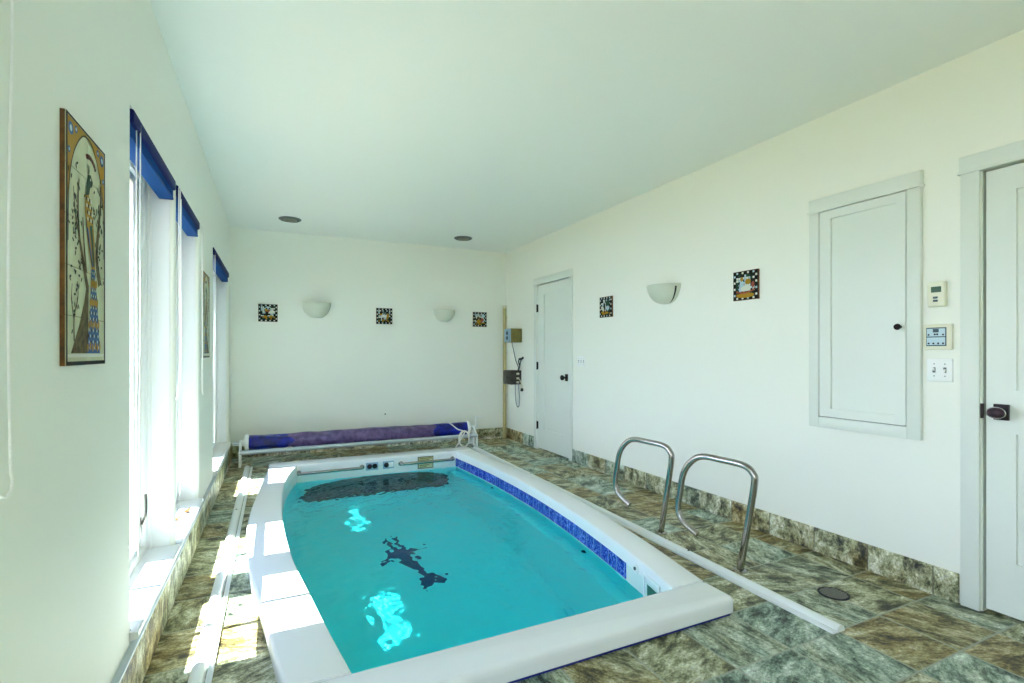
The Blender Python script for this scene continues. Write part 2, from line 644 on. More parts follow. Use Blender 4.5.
make_floor()
mb = MB()
mb.box(L - 0.28, R + 0.2, F - 0.2, B + 0.2, H, H + 0.15)
struct(mb.build('ceiling', M['ceiling'], loc=(0, 0, H)), 'flat white painted ceiling over the pool room', 'ceiling')
mb = MB()
mb.box(L - 0.28, R + 0.2, B, B + 0.2, -0.02, H)
struct(mb.build('wall_back', M['wall'], loc=(0, B, 0)), 'short cream end wall behind the rolled pool cover', 'wall')
mb = MB()
mb.box(L - 0.28, R + 0.2, F - 0.2, F, -0.02, H)
struct(mb.build('wall_front', M['wall'], loc=(0, F, 0)), 'cream end wall facing the rolled cover, behind the viewer', 'wall')

D1 = (4.800, 5.562, 2.062)
D2 = (0.415, 1.180, 2.066)
mb = MB()
mb.box(R + 0.09, R + 0.2, F - 0.2, B + 0.2, -0.02, H)
for a, b_ in ((F - 0.2, D2[0]), (D2[1], D1[0]), (D1[1], B + 0.2)):
    mb.box(R, R + 0.09, a, b_, -0.02, H)
for d in (D1, D2):
    mb.box(R, R + 0.09, d[0], d[1], d[2], H)
struct(mb.build('wall_right', M['wall'], loc=(R, 0, 0)), 'long cream wall with the doors and the wall cabinet', 'wall')

WIN = [(0.28, 1.15), (2.17, 3.03), (3.07, 3.92), (4.76, 6.28)]
EXTRA = [(-1.25, -0.30)]  # window out of view, added to bring more daylight into the room
WZ0, WZ1 = 0.235, 2.078
mb = MB()
ops = sorted(EXTRA + WIN)
prev = F - 0.2
rad = 0.022
spans = []
for a, b_ in ops:
    spans.append((prev, a))
    prev = b_
spans.append((prev, B + 0.2))
for i, (a, b_) in enumerate(spans):
    poly = [(L - 0.28, a), (L - 0.28, b_)]
    if i < len(spans) - 1:
        poly += [(L - rad + rad * math.cos(t), b_ - rad + rad * math.sin(t)) for t in [math.radians(90 - 15 * k) for k in range(7)]]
    else:
        poly += [(L, b_)]
    if i > 0:
        poly += [(L - rad + rad * math.cos(t), a + rad - rad * math.sin(t)) for t in [math.radians(15 * k) for k in range(7)]]
    else:
        poly += [(L, a)]
    mb.prism(poly, lambda u, v, d: (u, v, d), -0.02, WZ1, smooth=False)
for a, b_ in ops:
    mb.box(L - 0.28, L, a, b_, -0.02, WZ0 - 0.03)
mb.box(L - 0.28, L, F - 0.2, B + 0.2, WZ1, H)
struct(mb.build('wall_left', M['wall'], loc=(L, 0, 0), angle=40), 'long window wall with rounded plaster piers', 'wall')

mb = MB()
mb.box(-14, L - 0.28, -12, 18, -0.4, -0.1)  # ground out of view, added to reflect sun up to the ceiling
struct(mb.build('ground', M['ground_bounce'], loc=(-6, 3, -0.1)), 'unseen ground outside the windows, added to bounce sunlight up to the ceiling', 'ground')


# skirting
def skirting(name, parts, m, label):
    mb_ = MB()
    for p_ in parts:
        mb_.rbox(*p_, r=0.002, seg=1)
    struct(mb_.build(name, m, loc=(0, 0, 0)), label, 'baseboard')


skirting('baseboard_right', [(R - 0.014, R + 0.01, 1.262, 4.727, 0, 0.142), (R - 0.014, R + 0.01, 5.635, B - 0.014, 0, 0.142),
                             (R - 0.014, R + 0.01, F, 0.335, 0, 0.142)], M['base_y'], 'slate tile skirting along the door wall')
skirting('baseboard_back', [(L + 0.02, R - 0.014, B - 0.014, B + 0.01, 0, 0.142)], M['base_x'], 'slate tile skirting along the short end wall')
skirting('baseboard_left', [(L - 0.01, L + 0.020, F, B - 0.014, 0, 0.178)], M['base_left'], 'taller slate tile skirting under the windows')
mb = MB()
mb.rbox(L - 0.01, L + 0.023, F, B - 0.001, 0.1785, 0.190, r=0.004)
struct(mb.build('trim_1', M['alum'], loc=(0, 0, 0)), 'thin grey metal cap on the skirting under the windows', 'trim')


# ------------------------------------------------------------------ windows
def window(idx, a, b_, ga, gb, near_label, bars=(), rails=(), handle=False, second=None, sill_horn=True):
    w = thing('window_%d' % idx, near_label, 'window', ((L - 0.15), (a + b_) / 2, WZ0), kind='structure')
    fr = MB()
    x0, x1 = L - 0.20, L - 0.112
    top = WZ1
    zb, zt = WZ0 + 0.095, top - 0.09
    # outer frame
    fr.rbox(x0, x1, a, a + 0.03, WZ0, top, 0.004)
    fr.rbox(x0, x1, b_ - 0.075, b_, WZ0, top, 0.004)
    fr.rbox(x0, x1 - 0.02, b_ - 0.105, b_ - 0.074, WZ0, top, 0.004)
    fr.rbox(x0, x1 - 0.001, a + 0.028, b_ - 0.073, top - 0.05, top, 0.002)
    fr.rbox(x0, x1 - 0.001, a + 0.028, b_ - 0.073, WZ0, WZ0 + 0.035, 0.002)
    fr.build('frame', M['window_white'], w, angle=40)
    spans_ = [(a + 0.03, ga, gb, (b_ - 0.105) if second is None else second[0])]
    if second is not None:
        spans_.append((second[0], second[1], second[2], b_ - 0.105))
    for s0, g0, g1, s1 in spans_:
        sa = MB()
        xs0, xs1 = L - 0.175, L - 0.128
        sa.rbox(xs0, xs1, s0, g0, WZ0 + 0.035, top - 0.05, 0.003)
        sa.rbox(xs0, xs1, g1, s1, WZ0 + 0.035, top - 0.05, 0.003)
        sa.rbox(xs0, xs1 - 0.001, g0 - 0.002, g1 + 0.002, zt, top - 0.05, 0.002)
        sa.rbox(xs0, xs1 - 0.001, g0 - 0.002, g1 + 0.002, WZ0 + 0.035, zb, 0.002)
        if s1 - g1 > 0.05:
            sa.rbox(xs1 - 0.002, xs1 + 0.010, g1 + 0.02, s1 - 0.02, zb - 0.04, zt + 0.02, 0.003)
        if (s0, g0) == (spans_[0][0], spans_[0][1]):
            for y in bars:
                sa.rbox(L - 0.160, L - 0.142, y - 0.014, y + 0.014, zb, zt, 0.002)
            for z in rails:
                sa.rbox(L - 0.160, L - 0.142, g0, g1, z - 0.015, z + 0.015, 0.002)
        so = sa.build('sash', M['window_white'], w, angle=40)
        if second is not None and (s0, g0) == (second[0], second[1]):
            pn = MB()
            pn.rbox(L - 0.157, L - 0.149, g0 - 0.005, g1 + 0.005, zb - 0.005, zt + 0.005, 0.002)
            pn.build('sun_block_panel', M['window_white'], so)  # closed panel instead of glass, added to keep sun off the far coping
        else:
            gl = MB()
            gl.box(L - 0.153, L - 0.150, g0 - 0.004, g1 + 0.004, zb - 0.004, zt + 0.004)
            gl.build('glass', M['glass'], so)
    jl = MB()
    jl.rbox(L - 0.113, L - 0.022, b_ - 0.006, b_ + 0.001, WZ0, top - 0.001, 0.002)
    jl.rbox(L - 0.113, L - 0.022, a - 0.001, a + 0.006, WZ0, top - 0.001, 0.002)
    jl.rbox(L - 0.113, L - 0.098, b_ - 0.018, b_ - 0.005, WZ0, top - 0.001, 0.004)
    jl.build('jamb_lining', M['window_white'], w, angle=40)
    si = MB()
    prof = [(L - 0.13, WZ0 - 0.03), (L + 0.014, WZ0 - 0.03), (L + 0.022, WZ0 - 0.026), (L + 0.027, WZ0 - 0.016), (L + 0.026, WZ0 - 0.006), (L + 0.020, WZ0 - 0.001), (L + 0.013, WZ0), (L - 0.13, WZ0)]
    e0 = a - 0.025 if sill_horn else a
    si.prism([p for p in prof], lambda u, v, d: (u, d, v), a + 0.0005, b_ - 0.0005)
    nose = [(L + 0.0005, WZ0 - 0.03)] + prof[1:7] + [(L + 0.0005, WZ0)]
    if sill_horn:
        si.prism(nose, lambda u, v, d: (u, d, v), e0, a + 0.0005)
    si.build('sill', M['sill'], w)
    if handle:
        hd = MB()
        hy = gb + 0.065
        hx = L - 0.118
        hd.rbox(hx - 0.004, hx + 0.008, hy - 0.016, hy + 0.016, 0.34, 0.43, 0.003)
        hd.tube(smooth_path([(hx + 0.010, hy - 0.004, 0.40), (hx + 0.022, hy - 0.002, 0.44), (hx + 0.024, hy + 0.0, 0.50), (hx + 0.022, hy + 0.002, 0.54)]), [0.006] * 18 + [0.004], 8)
        hd.build('lock_lever', M['steel'], w, angle=40)
    return w


window(1, WIN[0][0], WIN[0][1], 0.35, 0.95, 'white casement window nearest the viewer, beside the tall peacock tile panel', bars=(0.65,), rails=(1.055, 1.105))
window(2, WIN[1][0], WIN[1][1], 2.24, 2.82, 'white casement window between the tall peacock tile panel and the thin plaster pier', bars=(2.53,), rails=(1.055, 1.105), handle=True)
window(3, WIN[2][0], WIN[2][1], 3.12, 3.70, 'white casement window with dry leaves on its sill, past the thin plaster pier', bars=(3.41,), rails=(1.055, 1.105))
window(4, WIN[3][0], WIN[3][1], 4.81, 5.38, 'white window closest to the rolled pool cover in the far corner', bars=(4.925, 5.04, 5.155, 5.27), rails=(1.055, 1.105), second=(5.45, 5.56, 6.10))
window(5, EXTRA[0][0], EXTRA[0][1], EXTRA[0][0] + 0.09, EXTRA[0][1] - 0.17, 'white casement window added out of view behind the viewer for extra daylight')


# ------------------------------------------------------------------ doors
def leaf_mesh(mbx, y0, y1, z0, z1, xf, thick, panels, m=0, inset=0.012):
    """panelled leaf facing -X with its face at xf"""
    mbx.box(xf + inset, xf + thick, y0, y1, z0, z1, m)
    ys = sorted({y0, y1} | {p for q in panels for p in q[:2]})
    # stiles and rails around the panels
    pa, pb = panels[0][0], panels[0][1]
    mbx.box(xf, xf + inset, y0, pa, z0, z1, m)
    mbx.box(xf, xf + inset, pb, y1, z0, z1, m)
    zs = [z0]
    for p in sorted(panels, key=lambda q: q[2]):
        mbx.box(xf, xf + inset, pa, pb, zs[-1], p[2], m)
        zs.append(p[3])
    mbx.box(xf, xf + inset, pa, pb, zs[-1], z1, m)


def casing(parent, a, b_, top, w=0.070, hh=0.078, outer=None):
    c = MB()
    c.rbox(R - 0.016, R + 0.005, a - w, a - 0.001, 0.0, top, 0.003)
    c.rbox(R - 0.016, R + 0.005, b_ + 0.001, b_ + w, 0.0, top, 0.003)
    c.rbox(R - 0.020, R + 0.005, a - w - 0.004, b_ + w + 0.004, top + 0.0, top + hh, 0.003)
    c.rbox(R - 0.026, R + 0.005, a - w - 0.010, b_ + w + 0.010, top - 0.006, top + 0.006, 0.002)
    # jamb lining inside the opening
    c.box(R + 0.004, R + 0.088, a, a + 0.004, 0, top)
    c.box(R + 0.004, R + 0.088, b_ - 0.004, b_, 0, top)
    c.box(R + 0.004, R + 0.088, a, b_, top - 0.004, top)
    return c.build('casing', M['trim'], parent, angle=40)


d1 = thing('door_1', 'white two-panel door at the far end, between the corner pipe and the triple switch', 'door', (R, 5.18, 0), kind='structure')
casing(d1, D1[0], D1[1], D1[2])
mb = MB()
leaf_mesh(mb, D1[0] + 0.008, D1[1] - 0.008, 0.018, D1[2] - 0.014, R + 0.006, 0.04,
          [(4.905, 5.41, 0.262, 0.825), (4.905, 5.41, 1.015, 1.925)])
mb.build('leaf', M['trim'], d1)
for z in (1.765, 1.045, 0.30):
    h = MB()
    h.rbox(R - 0.004, R + 0.008, D1[1] - 0.012, D1[1] + 0.012, z - 0.045, z + 0.045, 0.002)
    h.tube([(R - 0.008, D1[1], z - 0.05), (R - 0.008, D1[1], z + 0.05)], 0.008, 8)
    h.build('hinge', M['dark_metal'], d1, angle=40)
kn = MB()
kn.rbox(R - 0.006, R + 0.007, 4.845, 4.895, 0.885, 0.965, 0.003)
kn.lathe([(0.012, 0), (0.012, 0.03), (0.026, 0.036), (0.031, 0.048), (0.029, 0.060), (0.018, 0.068), (0, 0.07)], (R - 0.005, 4.872, 0.925), (-1, 0, 0), 18)
kn.build('knob', M['dark_metal'], d1, angle=50)

d2 = thing('door_2', 'white panelled door with a bronze egg knob, cut off by the frame beside the keypad', 'door', (R, 0.8, 0), kind='structure')
casing(d2, D2[0], D2[1], D2[2], w=0.073)
mb = MB()
leaf_mesh(mb, D2[0] + 0.006, D2[1] - 0.013, 0.018, D2[2] - 0.014, R + 0.014, 0.04,
          [(D2[0] + 0.115, 1.062, 0.257, 0.842), (D2[0] + 0.115, 1.062, 1.038, 1.945)])
mb.build('leaf', M['trim'], d2)
pl = MB()
pl.rbox(R - 0.002, R + 0.015, 1.083, 1.136, 0.902, 0.974, 0.002)
pl.rbox(R - 0.006, R + 0.010, 1.1722, 1.190, 0.903, 0.972, 0.002)
plo = pl.build('latch_plate', M['dark_metal'], d2, angle=40)
kn = MB()
kn.lathe([(0.011, 0), (0.010, 0.028), (0.018, 0.034), (0.024, 0.042), (0.0245, 0.052), (0.020, 0.060), (0.010, 0.065), (0, 0.066)], (R - 0.003, 1.108, 0.938), (-1, 0, 0), 22, sx=1.0, sy=1.35)
kn.build('knob', M['knob_purple'], d2, angle=50)
rg = MB()
rg.lathe([(0.0255, 0.044), (0.027, 0.048), (0.0255, 0.052), (0.0225, 0.048), (0.0255, 0.044)], (R - 0.003, 1.108, 0.938), (-1, 0, 0), 22, sx=1.0, sy=1.35)
ro = rg.build('knob_ring', M['steel'], d2)

# ------------------------------------------------------------------ the pool
CT = 0.080      # coping top
pool = thing('swim_pool', 'white rimmed bow-sided indoor swimming pool sunk in the slate floor', 'pool', (1.0, 3.6, 0))
NS = 64


def coping_side(inner, outer, side, ya, yb, name):
    """one long coping run; side = -1 left, +1 right"""
    rows = []
    for y in yrange(ya, yb, 40):
        xi, xo = interp(inner, y), interp(outer, y)
        s = 1 if xo > xi else -1
        prof = [(xi, -0.004), (xi, CT - 0.010), (xi + s * 0.003, CT - 0.003), (xi + s * 0.010, CT), (xo - s * 0.016, CT), (xo - s * 0.006, CT - 0.004),
                (xo - s * 0.001, CT - 0.013), (xo, CT - 0.03), (xo - s * 0.002, 0.014), (xo - s * 0.02, 0.013), (xo - s * 0.02, -0.004)]
        rows.append([(x, y, z) for x, z in prof])
    m_ = MB()
    m_.grid(rows, closed=True)
    m_.add(rows[0], [list(range(len(rows[0])))])
    m_.add(rows[-1], [list(range(len(rows[0])))])
    return m_.build(name, M['coping'], pool, angle=50)


coping_side(IN_L, OUT_L, -1, Y0 + 0.0012, Y1 - 0.001, 'coping_slab')
coping_side(IN_R, OUT_R, 1, Y0 + 0.0012, 3.445, 'coping_slab')
coping_side(IN_R, OUT_R, 1, 3.4475, Y1 - 0.001, 'coping_slab')


def coping_end(x0, x1, y0, y1, name, corner=0.03):
    poly = rounded_rect(x0, x1, y0, y1, corner, 6)
    m_ = MB()
    cx, cy_ = (x0 + x1) / 2, (y0 + y1) / 2
    lv = [(0.012, -0.004), (0.012, 0.014), (0.0, 0.014), (0.0, CT - 0.03), (0.001, CT - 0.013), (0.006, CT - 0.004), (0.016, CT)]
    rows = []
    for ins, z in lv:
        rows.append([(x + (ins if x < cx else -ins), y + (ins if y < cy_ else -ins), z) for x, y in poly])
    m_.grid(rows, closed=True)
    m_.add(rows[-1], [list(range(len(poly)))])
    m_.add(rows[0], [list(range(len(poly)))[::-1]])
    return m_.build(name, M['coping'], pool, merge=True, angle=50)


coping_end(0.045, 1.925, YN, Y0, 'coping_slab')
coping_end(-0.058, 2.085, Y1, YF, 'coping_slab', 0.02)
gk = MB()
gk.prism(rounded_rect(0.060, 1.915, YN + 0.008, Y0 - 0.05, 0.03), lambda u, v, d: (u, v, d), -0.002, 0.0145)
gk.build('base_gap_shade', M['gap_shade'], pool)  # dark blue strip painted in as the shadow gap under the coping

# shell
BOT = -1.12


def ring(off, z):
    out = []
    for y in yrange(Y0 + off, Y1 - off, 30):
        out.append((interp(IN_R, y) - off, y, z))
    for y in yrange(Y1 - off, Y0 + off, 30):
        out.append((interp(IN_L, y) + off, y, z))
    return out


mb = MB()
mb.grid([ring(0.0, 0.0), ring(0.0, WL)], closed=True, smooth=False)
mb.grid([ring(0.0, 0.0), ring(-0.03, 0.0)], closed=True, smooth=False)
mb.grid([ring(0.0, WL), ring(0.004, -0.9), ring(0.03, -1.03), ring(0.09, -1.10), ring(0.16, BOT)], m=1, closed=True, smooth=False)
fl = ring(0.16, BOT)
n = len(fl) // 2
mb.grid([[fl[i] for i in range(n)], [fl[len(fl) - 1 - i] for i in range(n)]], m=1, smooth=False)
shell = mb.build('shell', [M['fibreglass'], M['liner']], pool, merge=True, angle=35)
# bench down the right-hand side
mb = MB()
rows = []
for y in yrange(Y0 + 0.01, Y1 - 0.01, 36):
    x = interp(IN_R, y)
    rows.append([(x + 0.001, y, -0.27), (x - 0.085, y, -0.275), (x - 0.095, y, -0.285), (x - 0.095, y, -1.08)])
mb.grid(rows, smooth=False)
bench = mb.build('side_ledge', M['bench'], pool)
# cobalt tile band at the water line, right-hand wall
mb = MB()
rows = []
for y in yrange(2.315, Y1 - 0.004, 40):
    x = interp(IN_R, y)
    rows.append([(x + 0.002, y, 0.003), (x - 0.004, y, 0.003), (x - 0.004, y, -0.088), (x + 0.002, y, -0.088)])
mb.grid(rows, smooth=False, closed=True)
mb.add(rows[0], [(0, 1, 2, 3)])
mb.add(rows[-1], [(0, 1, 2, 3)])
mb.build('tile_band', M['band'], pool)
# intake arch in the far wall
mb = MB()
arch = [(0.24, -0.80), (1.80, -0.80), (1.80, -0.60)]
for k in range(15):
    a = math.pi * k / 14
    arch.append((1.02 + 0.78 * math.cos(a), -0.60 + 0.485 * math.sin(a) ** 0.8))
arch += [(0.24, -0.60)]
mb.prism(arch, lambda u, v, d: (u, d, v), Y1 - 0.012, Y1 - 0.002)
intake = mb.build('current_intake', M['deep_teal'], pool)
# grab bars
for xa, xb in ((0.215, 0.83), (1.24, 1.83)):
    g_ = MB()
    pts = [(xa, Y1 + 0.0, 0.0), (xa, Y1 - 0.035, 0.0), (xa + 0.012, Y1 - 0.047, 0.0), (xb - 0.012, Y1 - 0.047, 0.0), (xb, Y1 - 0.035, 0.0), (xb, Y1 + 0.0, 0.0)]
    g_.tube(pts, 0.0155, 12)
    for x in (xa, xb):
        g_.lathe([(0.026, 0), (0.026, 0.006), (0.015, 0.009)], (x, Y1, 0.0), (0, -1, 0), 16)
    g_.build('grab_bar', M['steel'], pool, angle=50)
for xa, xb in ((0.872, 0.998), (1.048, 1.168)):
    c_ = MB()
    c_.rbox(xa, xb, Y1 - 0.010, Y1 + 0.002, -0.042, 0.040, 0.004)
    co = c_.build('control_plate', M['timer_blue'], pool)
    for k, xk in enumerate((xa + 0.036, xb - 0.036)):
        q = MB()
        if xa > 1 and k == 1:
            q.rbox(xk - 0.026, xk + 0.026, Y1 - 0.014, Y1 - 0.009, -0.026, 0.026, 0.003)
            q.build('display', M['white'], co)
        else:
            q.lathe([(0.027, 0), (0.027, 0.006), (0.020, 0.010), (0.0, 0.011)], (xk, Y1 - 0.009, 0.0), (0, -1, 0), 16)
            q.build('button', M['knob_purple' if xa < 1 and k == 0 else 'black'], co)
wp = MB()
wp.box(1.43, 1.605, Y1 - 0.006, Y1 + 0.002, -0.080, 0.052)
wp.box(1.437, 1.598, Y1 - 0.008, Y1 - 0.005, -0.072, 0.046, 1)
for k in range(6):
    z = 0.034 - k * 0.019
    wp.box(1.448, 1.587 - 0.03 * (k % 3), Y1 - 0.009, Y1 - 0.007, z - 0.004, z + 0.004, 2)
wp.build('warning_plate', [M['black'], M['plate_yellow'], M['olive']], pool)
# return jet and skimmer in the right wall near the viewer, two nozzles below the water
xj = interp(IN_R, 2.175)
j = MB()
j.lathe([(0.026, 0), (0.026, 0.006), (0.018, 0.009), (0.012, 0.004), (0.0, 0.004)], (xj, 2.20, 0.022), (-1, 0.15, 0), 18)
jo = j.build('return_jet', M['white'], pool, angle=40)
q = MB()
q.lathe([(0.009, 0.004), (0.009, 0.011), (0.0, 0.012)], (xj, 2.20, 0.022), (-1, 0.15, 0), 12)
q.build('eyeball', M['grey'], jo)
sk = MB()
ysk = (1.955, 2.12)
for y_a, y_b, z_a, z_b in ((ysk[0], ysk[1], 0.022, 0.036), (ysk[0], ysk[0] + 0.012, -0.094, 0.03), (ysk[1] - 0.012, ysk[1], -0.094, 0.03)):
    xa, xb = interp(IN_R, y_a), interp(IN_R, y_b)
    sk.add([(xa - 0.006, y_a, z_a), (xb - 0.006, y_b, z_a), (xb - 0.006, y_b, z_b), (xa - 0.006, y_a, z_b),
            (xa + 0.004, y_a, z_a), (xb + 0.004, y_b, z_a), (xb + 0.004, y_b, z_b), (xa + 0.004, y_a, z_b)],
           [(0, 1, 2, 3), (4, 7, 6, 5), (0, 4, 5, 1), (3, 2, 6, 7), (1, 5, 6, 2), (0, 3, 7, 4)])
sko = sk.build('skimmer_frame', M['white'], pool)
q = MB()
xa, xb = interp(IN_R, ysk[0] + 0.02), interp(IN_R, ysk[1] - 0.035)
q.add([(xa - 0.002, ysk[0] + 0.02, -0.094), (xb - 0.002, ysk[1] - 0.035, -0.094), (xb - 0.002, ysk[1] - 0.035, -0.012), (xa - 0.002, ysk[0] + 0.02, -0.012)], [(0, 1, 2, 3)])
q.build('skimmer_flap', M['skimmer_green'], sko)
for y, z in ((2.85, -0.20), (4.55, -0.20)):
    q = MB()
    q.lathe([(0.022, 0), (0.022, 0.012), (0.012, 0.022), (0.0, 0.022)], (interp(IN_R, y), y, z), (-1, 0, 0.2), 14)
    q.build('water_nozzle', M['black'], pool, angle=40)
# dolphin inlay on the pool floor
dol = [(0.00, 0.50), (0.035, 0.44), (0.03, 0.36), (0.06, 0.30), (0.10, 0.22), (0.25, 0.16), (0.12, 0.12), (0.13, 0.02), (0.12, -0.10), (0.15, -0.22), (0.20, -0.34),
       (0.27, -0.42), (0.24, -0.48), (0.17, -0.43), (0.10, -0.50), (0.05, -0.47), (0.11, -0.38), (0.07, -0.26), (0.02, -0.14), (-0.01, -0.02), (-0.03, 0.06), (-0.15, -0.02),
       (-0.17, 0.03), (-0.07, 0.16), (-0.06, 0.28), (-0.05, 0.36), (-0.035, 0.43)]
mb = MB()
mb.prism([(0.93 + x, 4.10 + y * 0.95) for x, y in dol], lambda u, v, d: (u, v, d), BOT, BOT + 0.004)
dolphin = mb.build('dolphin_inlay', mat('mosaic_navy', '#10306e', 0.4), pool)

# water
random.seed(3)
waves = []
for _ in range(40):
    lam = random.choice((0.05, 0.058, 0.068, 0.08, 0.10, 0.13, 0.2))
    a = random.uniform(0, 2 * math.pi)
    waves.append((2 * math.pi / lam * math.cos(a), 2 * math.pi / lam * math.sin(a), random.uniform(0, 6.28), lam * 0.0019))


def wave(x, y):
    return sum(a * math.sin(kx * x + ky * y + p) for kx, ky, p, a in waves)


rows = []
for y in yrange(Y0 - 0.0, Y1 + 0.0, 480):
    xa, xb = interp(IN_L, y), interp(IN_R, y)
    rows.append([(xa + (xb - xa) * k / 250, y, WL + wave(xa + (xb - xa) * k / 250, y)) for k in range(251)])
mb = MB()
mb.grid(rows)
water = mb.build('pool_water', M['water'], loc=(1.0, 3.65, WL), recalc=False)
if water.data.polygons[0].normal.z < 0:
    water.data.flip_normals()
tag(water, 'clear rippled turquoise water filling the swimming pool', 'water', kind='stuff')
water.cycles.is_caustics_caster = True
for o in (shell, bench, dolphin, intake):
    o.cycles.is_caustics_receiver = True
sun_d.cycles.is_caustics_light = True


# ------------------------------------------------------------------ cover tracks
def track(p0, p1, label, bolts, side):
    p0, p1 = Vector(p0), Vector(p1)
    t = thing('cover_track', label, 'track', p0, group='white pool cover tracks')
    d = (p1 - p0).normalized()
    nrm = Vector((d.y, -d.x, 0))
    rail = MB()
    half = [(-0.026 + 0.0, 0.0)] + [(-0.026 * math.cos(a), 0.002 + 0.026 * math.sin(a)) for a in [math.pi * k / 10 for k in range(11)]] + [(0.026, 0.0)]
    rail.prism(half, lambda u, v, s: p0 + d * s + nrm * u + Vector((0, 0, v)), 0.0, (p1 - p0).length, smooth=True)
    rail.build('tube_rail', M['white'], t, angle=60)
    lip = MB()
    lip.prism([(0.033, 0), (0.052, 0), (0.052, 0.012), (0.046, 0.012), (0.046, 0.005), (0.039, 0.005), (0.039, 0.012), (0.033, 0.012)], lambda u, v, s: p0 + d * s + nrm * (u * side) + Vector((0, 0, v)), 0.0, (p1 - p0).length)
    lip.build('side_lip', M['white'], t)
    for s in bolts:
        b_ = MB()
        c_ = p0 + d * s + Vector((0, 0, 0.026))
        b_.lathe([(0.007, 0), (0.006, 0.004), (0, 0.005)], c_, (0, 0, 1), 10)
        b_.build('bolt', M['black'], t)
    return t


track((-0.262, -0.2, 0), (-0.262, 5.93, 0), 'white rounded cover track on the narrow floor strip by the windows', (4.5, 2.0, 1.0), 1)
track((2.218, 1.352, 0), (2.285, 5.93, 0), 'white rounded cover track on the floor between pool and handrails', (0.9, 3.0), -1)
tk = [o for o in COL.objects if o.name.startswith('cover_track')]


# ------------------------------------------------------------------ cover reel
RY = 6.12
reel = thing('cover_reel', 'low white pool cover reel rolled with blue and faded purple vinyl', 'pool cover', (1.0, RY, 0))
mb = MB()
random.seed(5)
rows = []
segs = 36
xs = yrange(-0.262, 2.245, 120)
ph = [random.uniform(0, 6.28) for _ in range(8)]
for x in xs:
    t = (x + 0.262) / 2.507
    rr = 0.078 + 0.010 * math.sin(math.pi * t) + 0.004 * math.sin(9 * t + ph[0]) + 0.002 * math.sin(37 * t + ph[1])
    ringp = []
    for k in range(segs):
        a = 2 * math.pi * k / segs
        r_ = rr + 0.0035 * math.sin(5 * a + 11 * t + ph[2]) + 0.003 * math.sin(13 * t * 3 + 2 * a + ph[3]) + 0.002 * math.sin(60 * t + 3 * a)
        if 0.4 < a < 0.7:
            r_ += 0.008
        ringp.append((x, RY + r_ * math.sin(a), 0.232 - 0.012 * math.sin(math.pi * t) + r_ * math.cos(a)))
    rows.append(ringp)


def rows_between(a, b_):
    return [r for r in rows if a - 1e-6 <= r[0][0] <= b_ + 1e-6]


mb.grid(rows, closed=True)
mb.add(rows[0], [list(range(segs))])
mb.add(rows[-1], [list(range(segs))])
for i, f in enumerate(mb.f):
    xm = sum(mb.v[k][0] for k in f) / len(f)
    yz = sum(mb.v[k][2] for k in f) / len(f)
    if 0.163 + 0.03 * math.sin(yz * 60) < xm < 1.80 + 0.02 * math.sin(yz * 50):
        mb.m[i] = 1
mb.build('rolled_cover', [M['cover_blue'], M['cover_purple']], reel)
for x, s in ((-0.262, -1), (2.245, 1)):
    e = MB()
    e.lathe([(0.0, -0.004), (0.083, -0.004), (0.090, 0.004), (0.090, 0.020), (0.080, 0.034), (0.035, 0.040), (0.03, 0.06), (0, 0.06)], (x + s * -0.004, RY, 0.232), (s, 0, 0), 28)
    e.build('end_cap', M['white'], reel, angle=40)
ax = MB()
ax.tube([(-0.40, RY, 0.232), (2.36, RY, 0.232)], 0.016, 12)
ax.build('axle', M['alum'], reel, angle=50)
br = MB()
br.tube([(-0.335, RY - 0.125, 0.150), (2.335, RY - 0.125, 0.150)], 0.025, 14)
br.build('front_bar', M['alum'], reel, angle=50)
for x in (-0.335, 2.335):
    f_ = MB()
    f_.rbox(x - 0.012, x + 0.012, RY - 0.03, RY + 0.03, 0.0, 0.262, 0.004)
    f_.rbox(x - 0.012, x + 0.012, RY - 0.150, RY + 0.12, 0.0, 0.022, 0.004)
    f_.prism([(RY - 0.145, 0.012), (RY - 0.115, 0.012), (RY - 0.105, 0.15), (RY - 0.145, 0.165)], lambda u, v, d: (d, u, v), x - 0.010, x + 0.010)
    f_.prism([(RY - 0.14, 0.15), (RY - 0.125, 0.165), (RY - 0.02, 0.245), (RY - 0.02, 0.21)], lambda u, v, d: (d, u, v), x - 0.009, x + 0.009)
    f_.prism([(RY + 0.115, 0.012), (RY + 0.085, 0.012), (RY + 0.015, 0.20), (RY + 0.02, 0.245)], lambda u, v, d: (d, u, v), x - 0.009, x + 0.009)
    f_.build('end_stand', M['white'], reel, angle=40)
ck = MB()
ck.rbox(2.366, 2.384, RY - 0.016, RY + 0.016, 0.215, 0.385, 0.004)
cko = ck.build('crank', M['white'], reel)
q = MB()
q.tube([(2.376, RY, 0.37), (2.475, RY, 0.37)], 0.014, 12)
q.build('crank_handle', M['white'], cko, angle=50)
rp = MB()
pts = []
for k in range(60):
    a = k / 59 * 4 * math.pi
    pts.append((2.14 + 0.070 * math.sin(a) + 0.02 * k / 59, RY - 0.165 - 0.012 * math.sin(a * 0.5 + k * 0.02) - 0.00025 * k, 0.125 + 0.100 * math.cos(a)))
lead = smooth_path([(1.93, RY - 0.05, 0.345), (1.99, RY - 0.10, 0.318), (2.07, RY - 0.14, 0.25), pts[0]], 6)
tail = smooth_path([pts[-1], (2.05, RY - 0.20, 0.06), (1.98, RY - 0.22, 0.012), (1.80, RY - 0.24, 0.010), (1.62, RY - 0.25, 0.012)], 6)
rp.tube(lead[:-1] + [Vector(p) for p in pts] + tail[1:], 0.0075, 8)
tag(rp.build('rope', M['rope']), 'thin white rope looped over the crank end of the rolled cover', 'rope')
hk = MB()
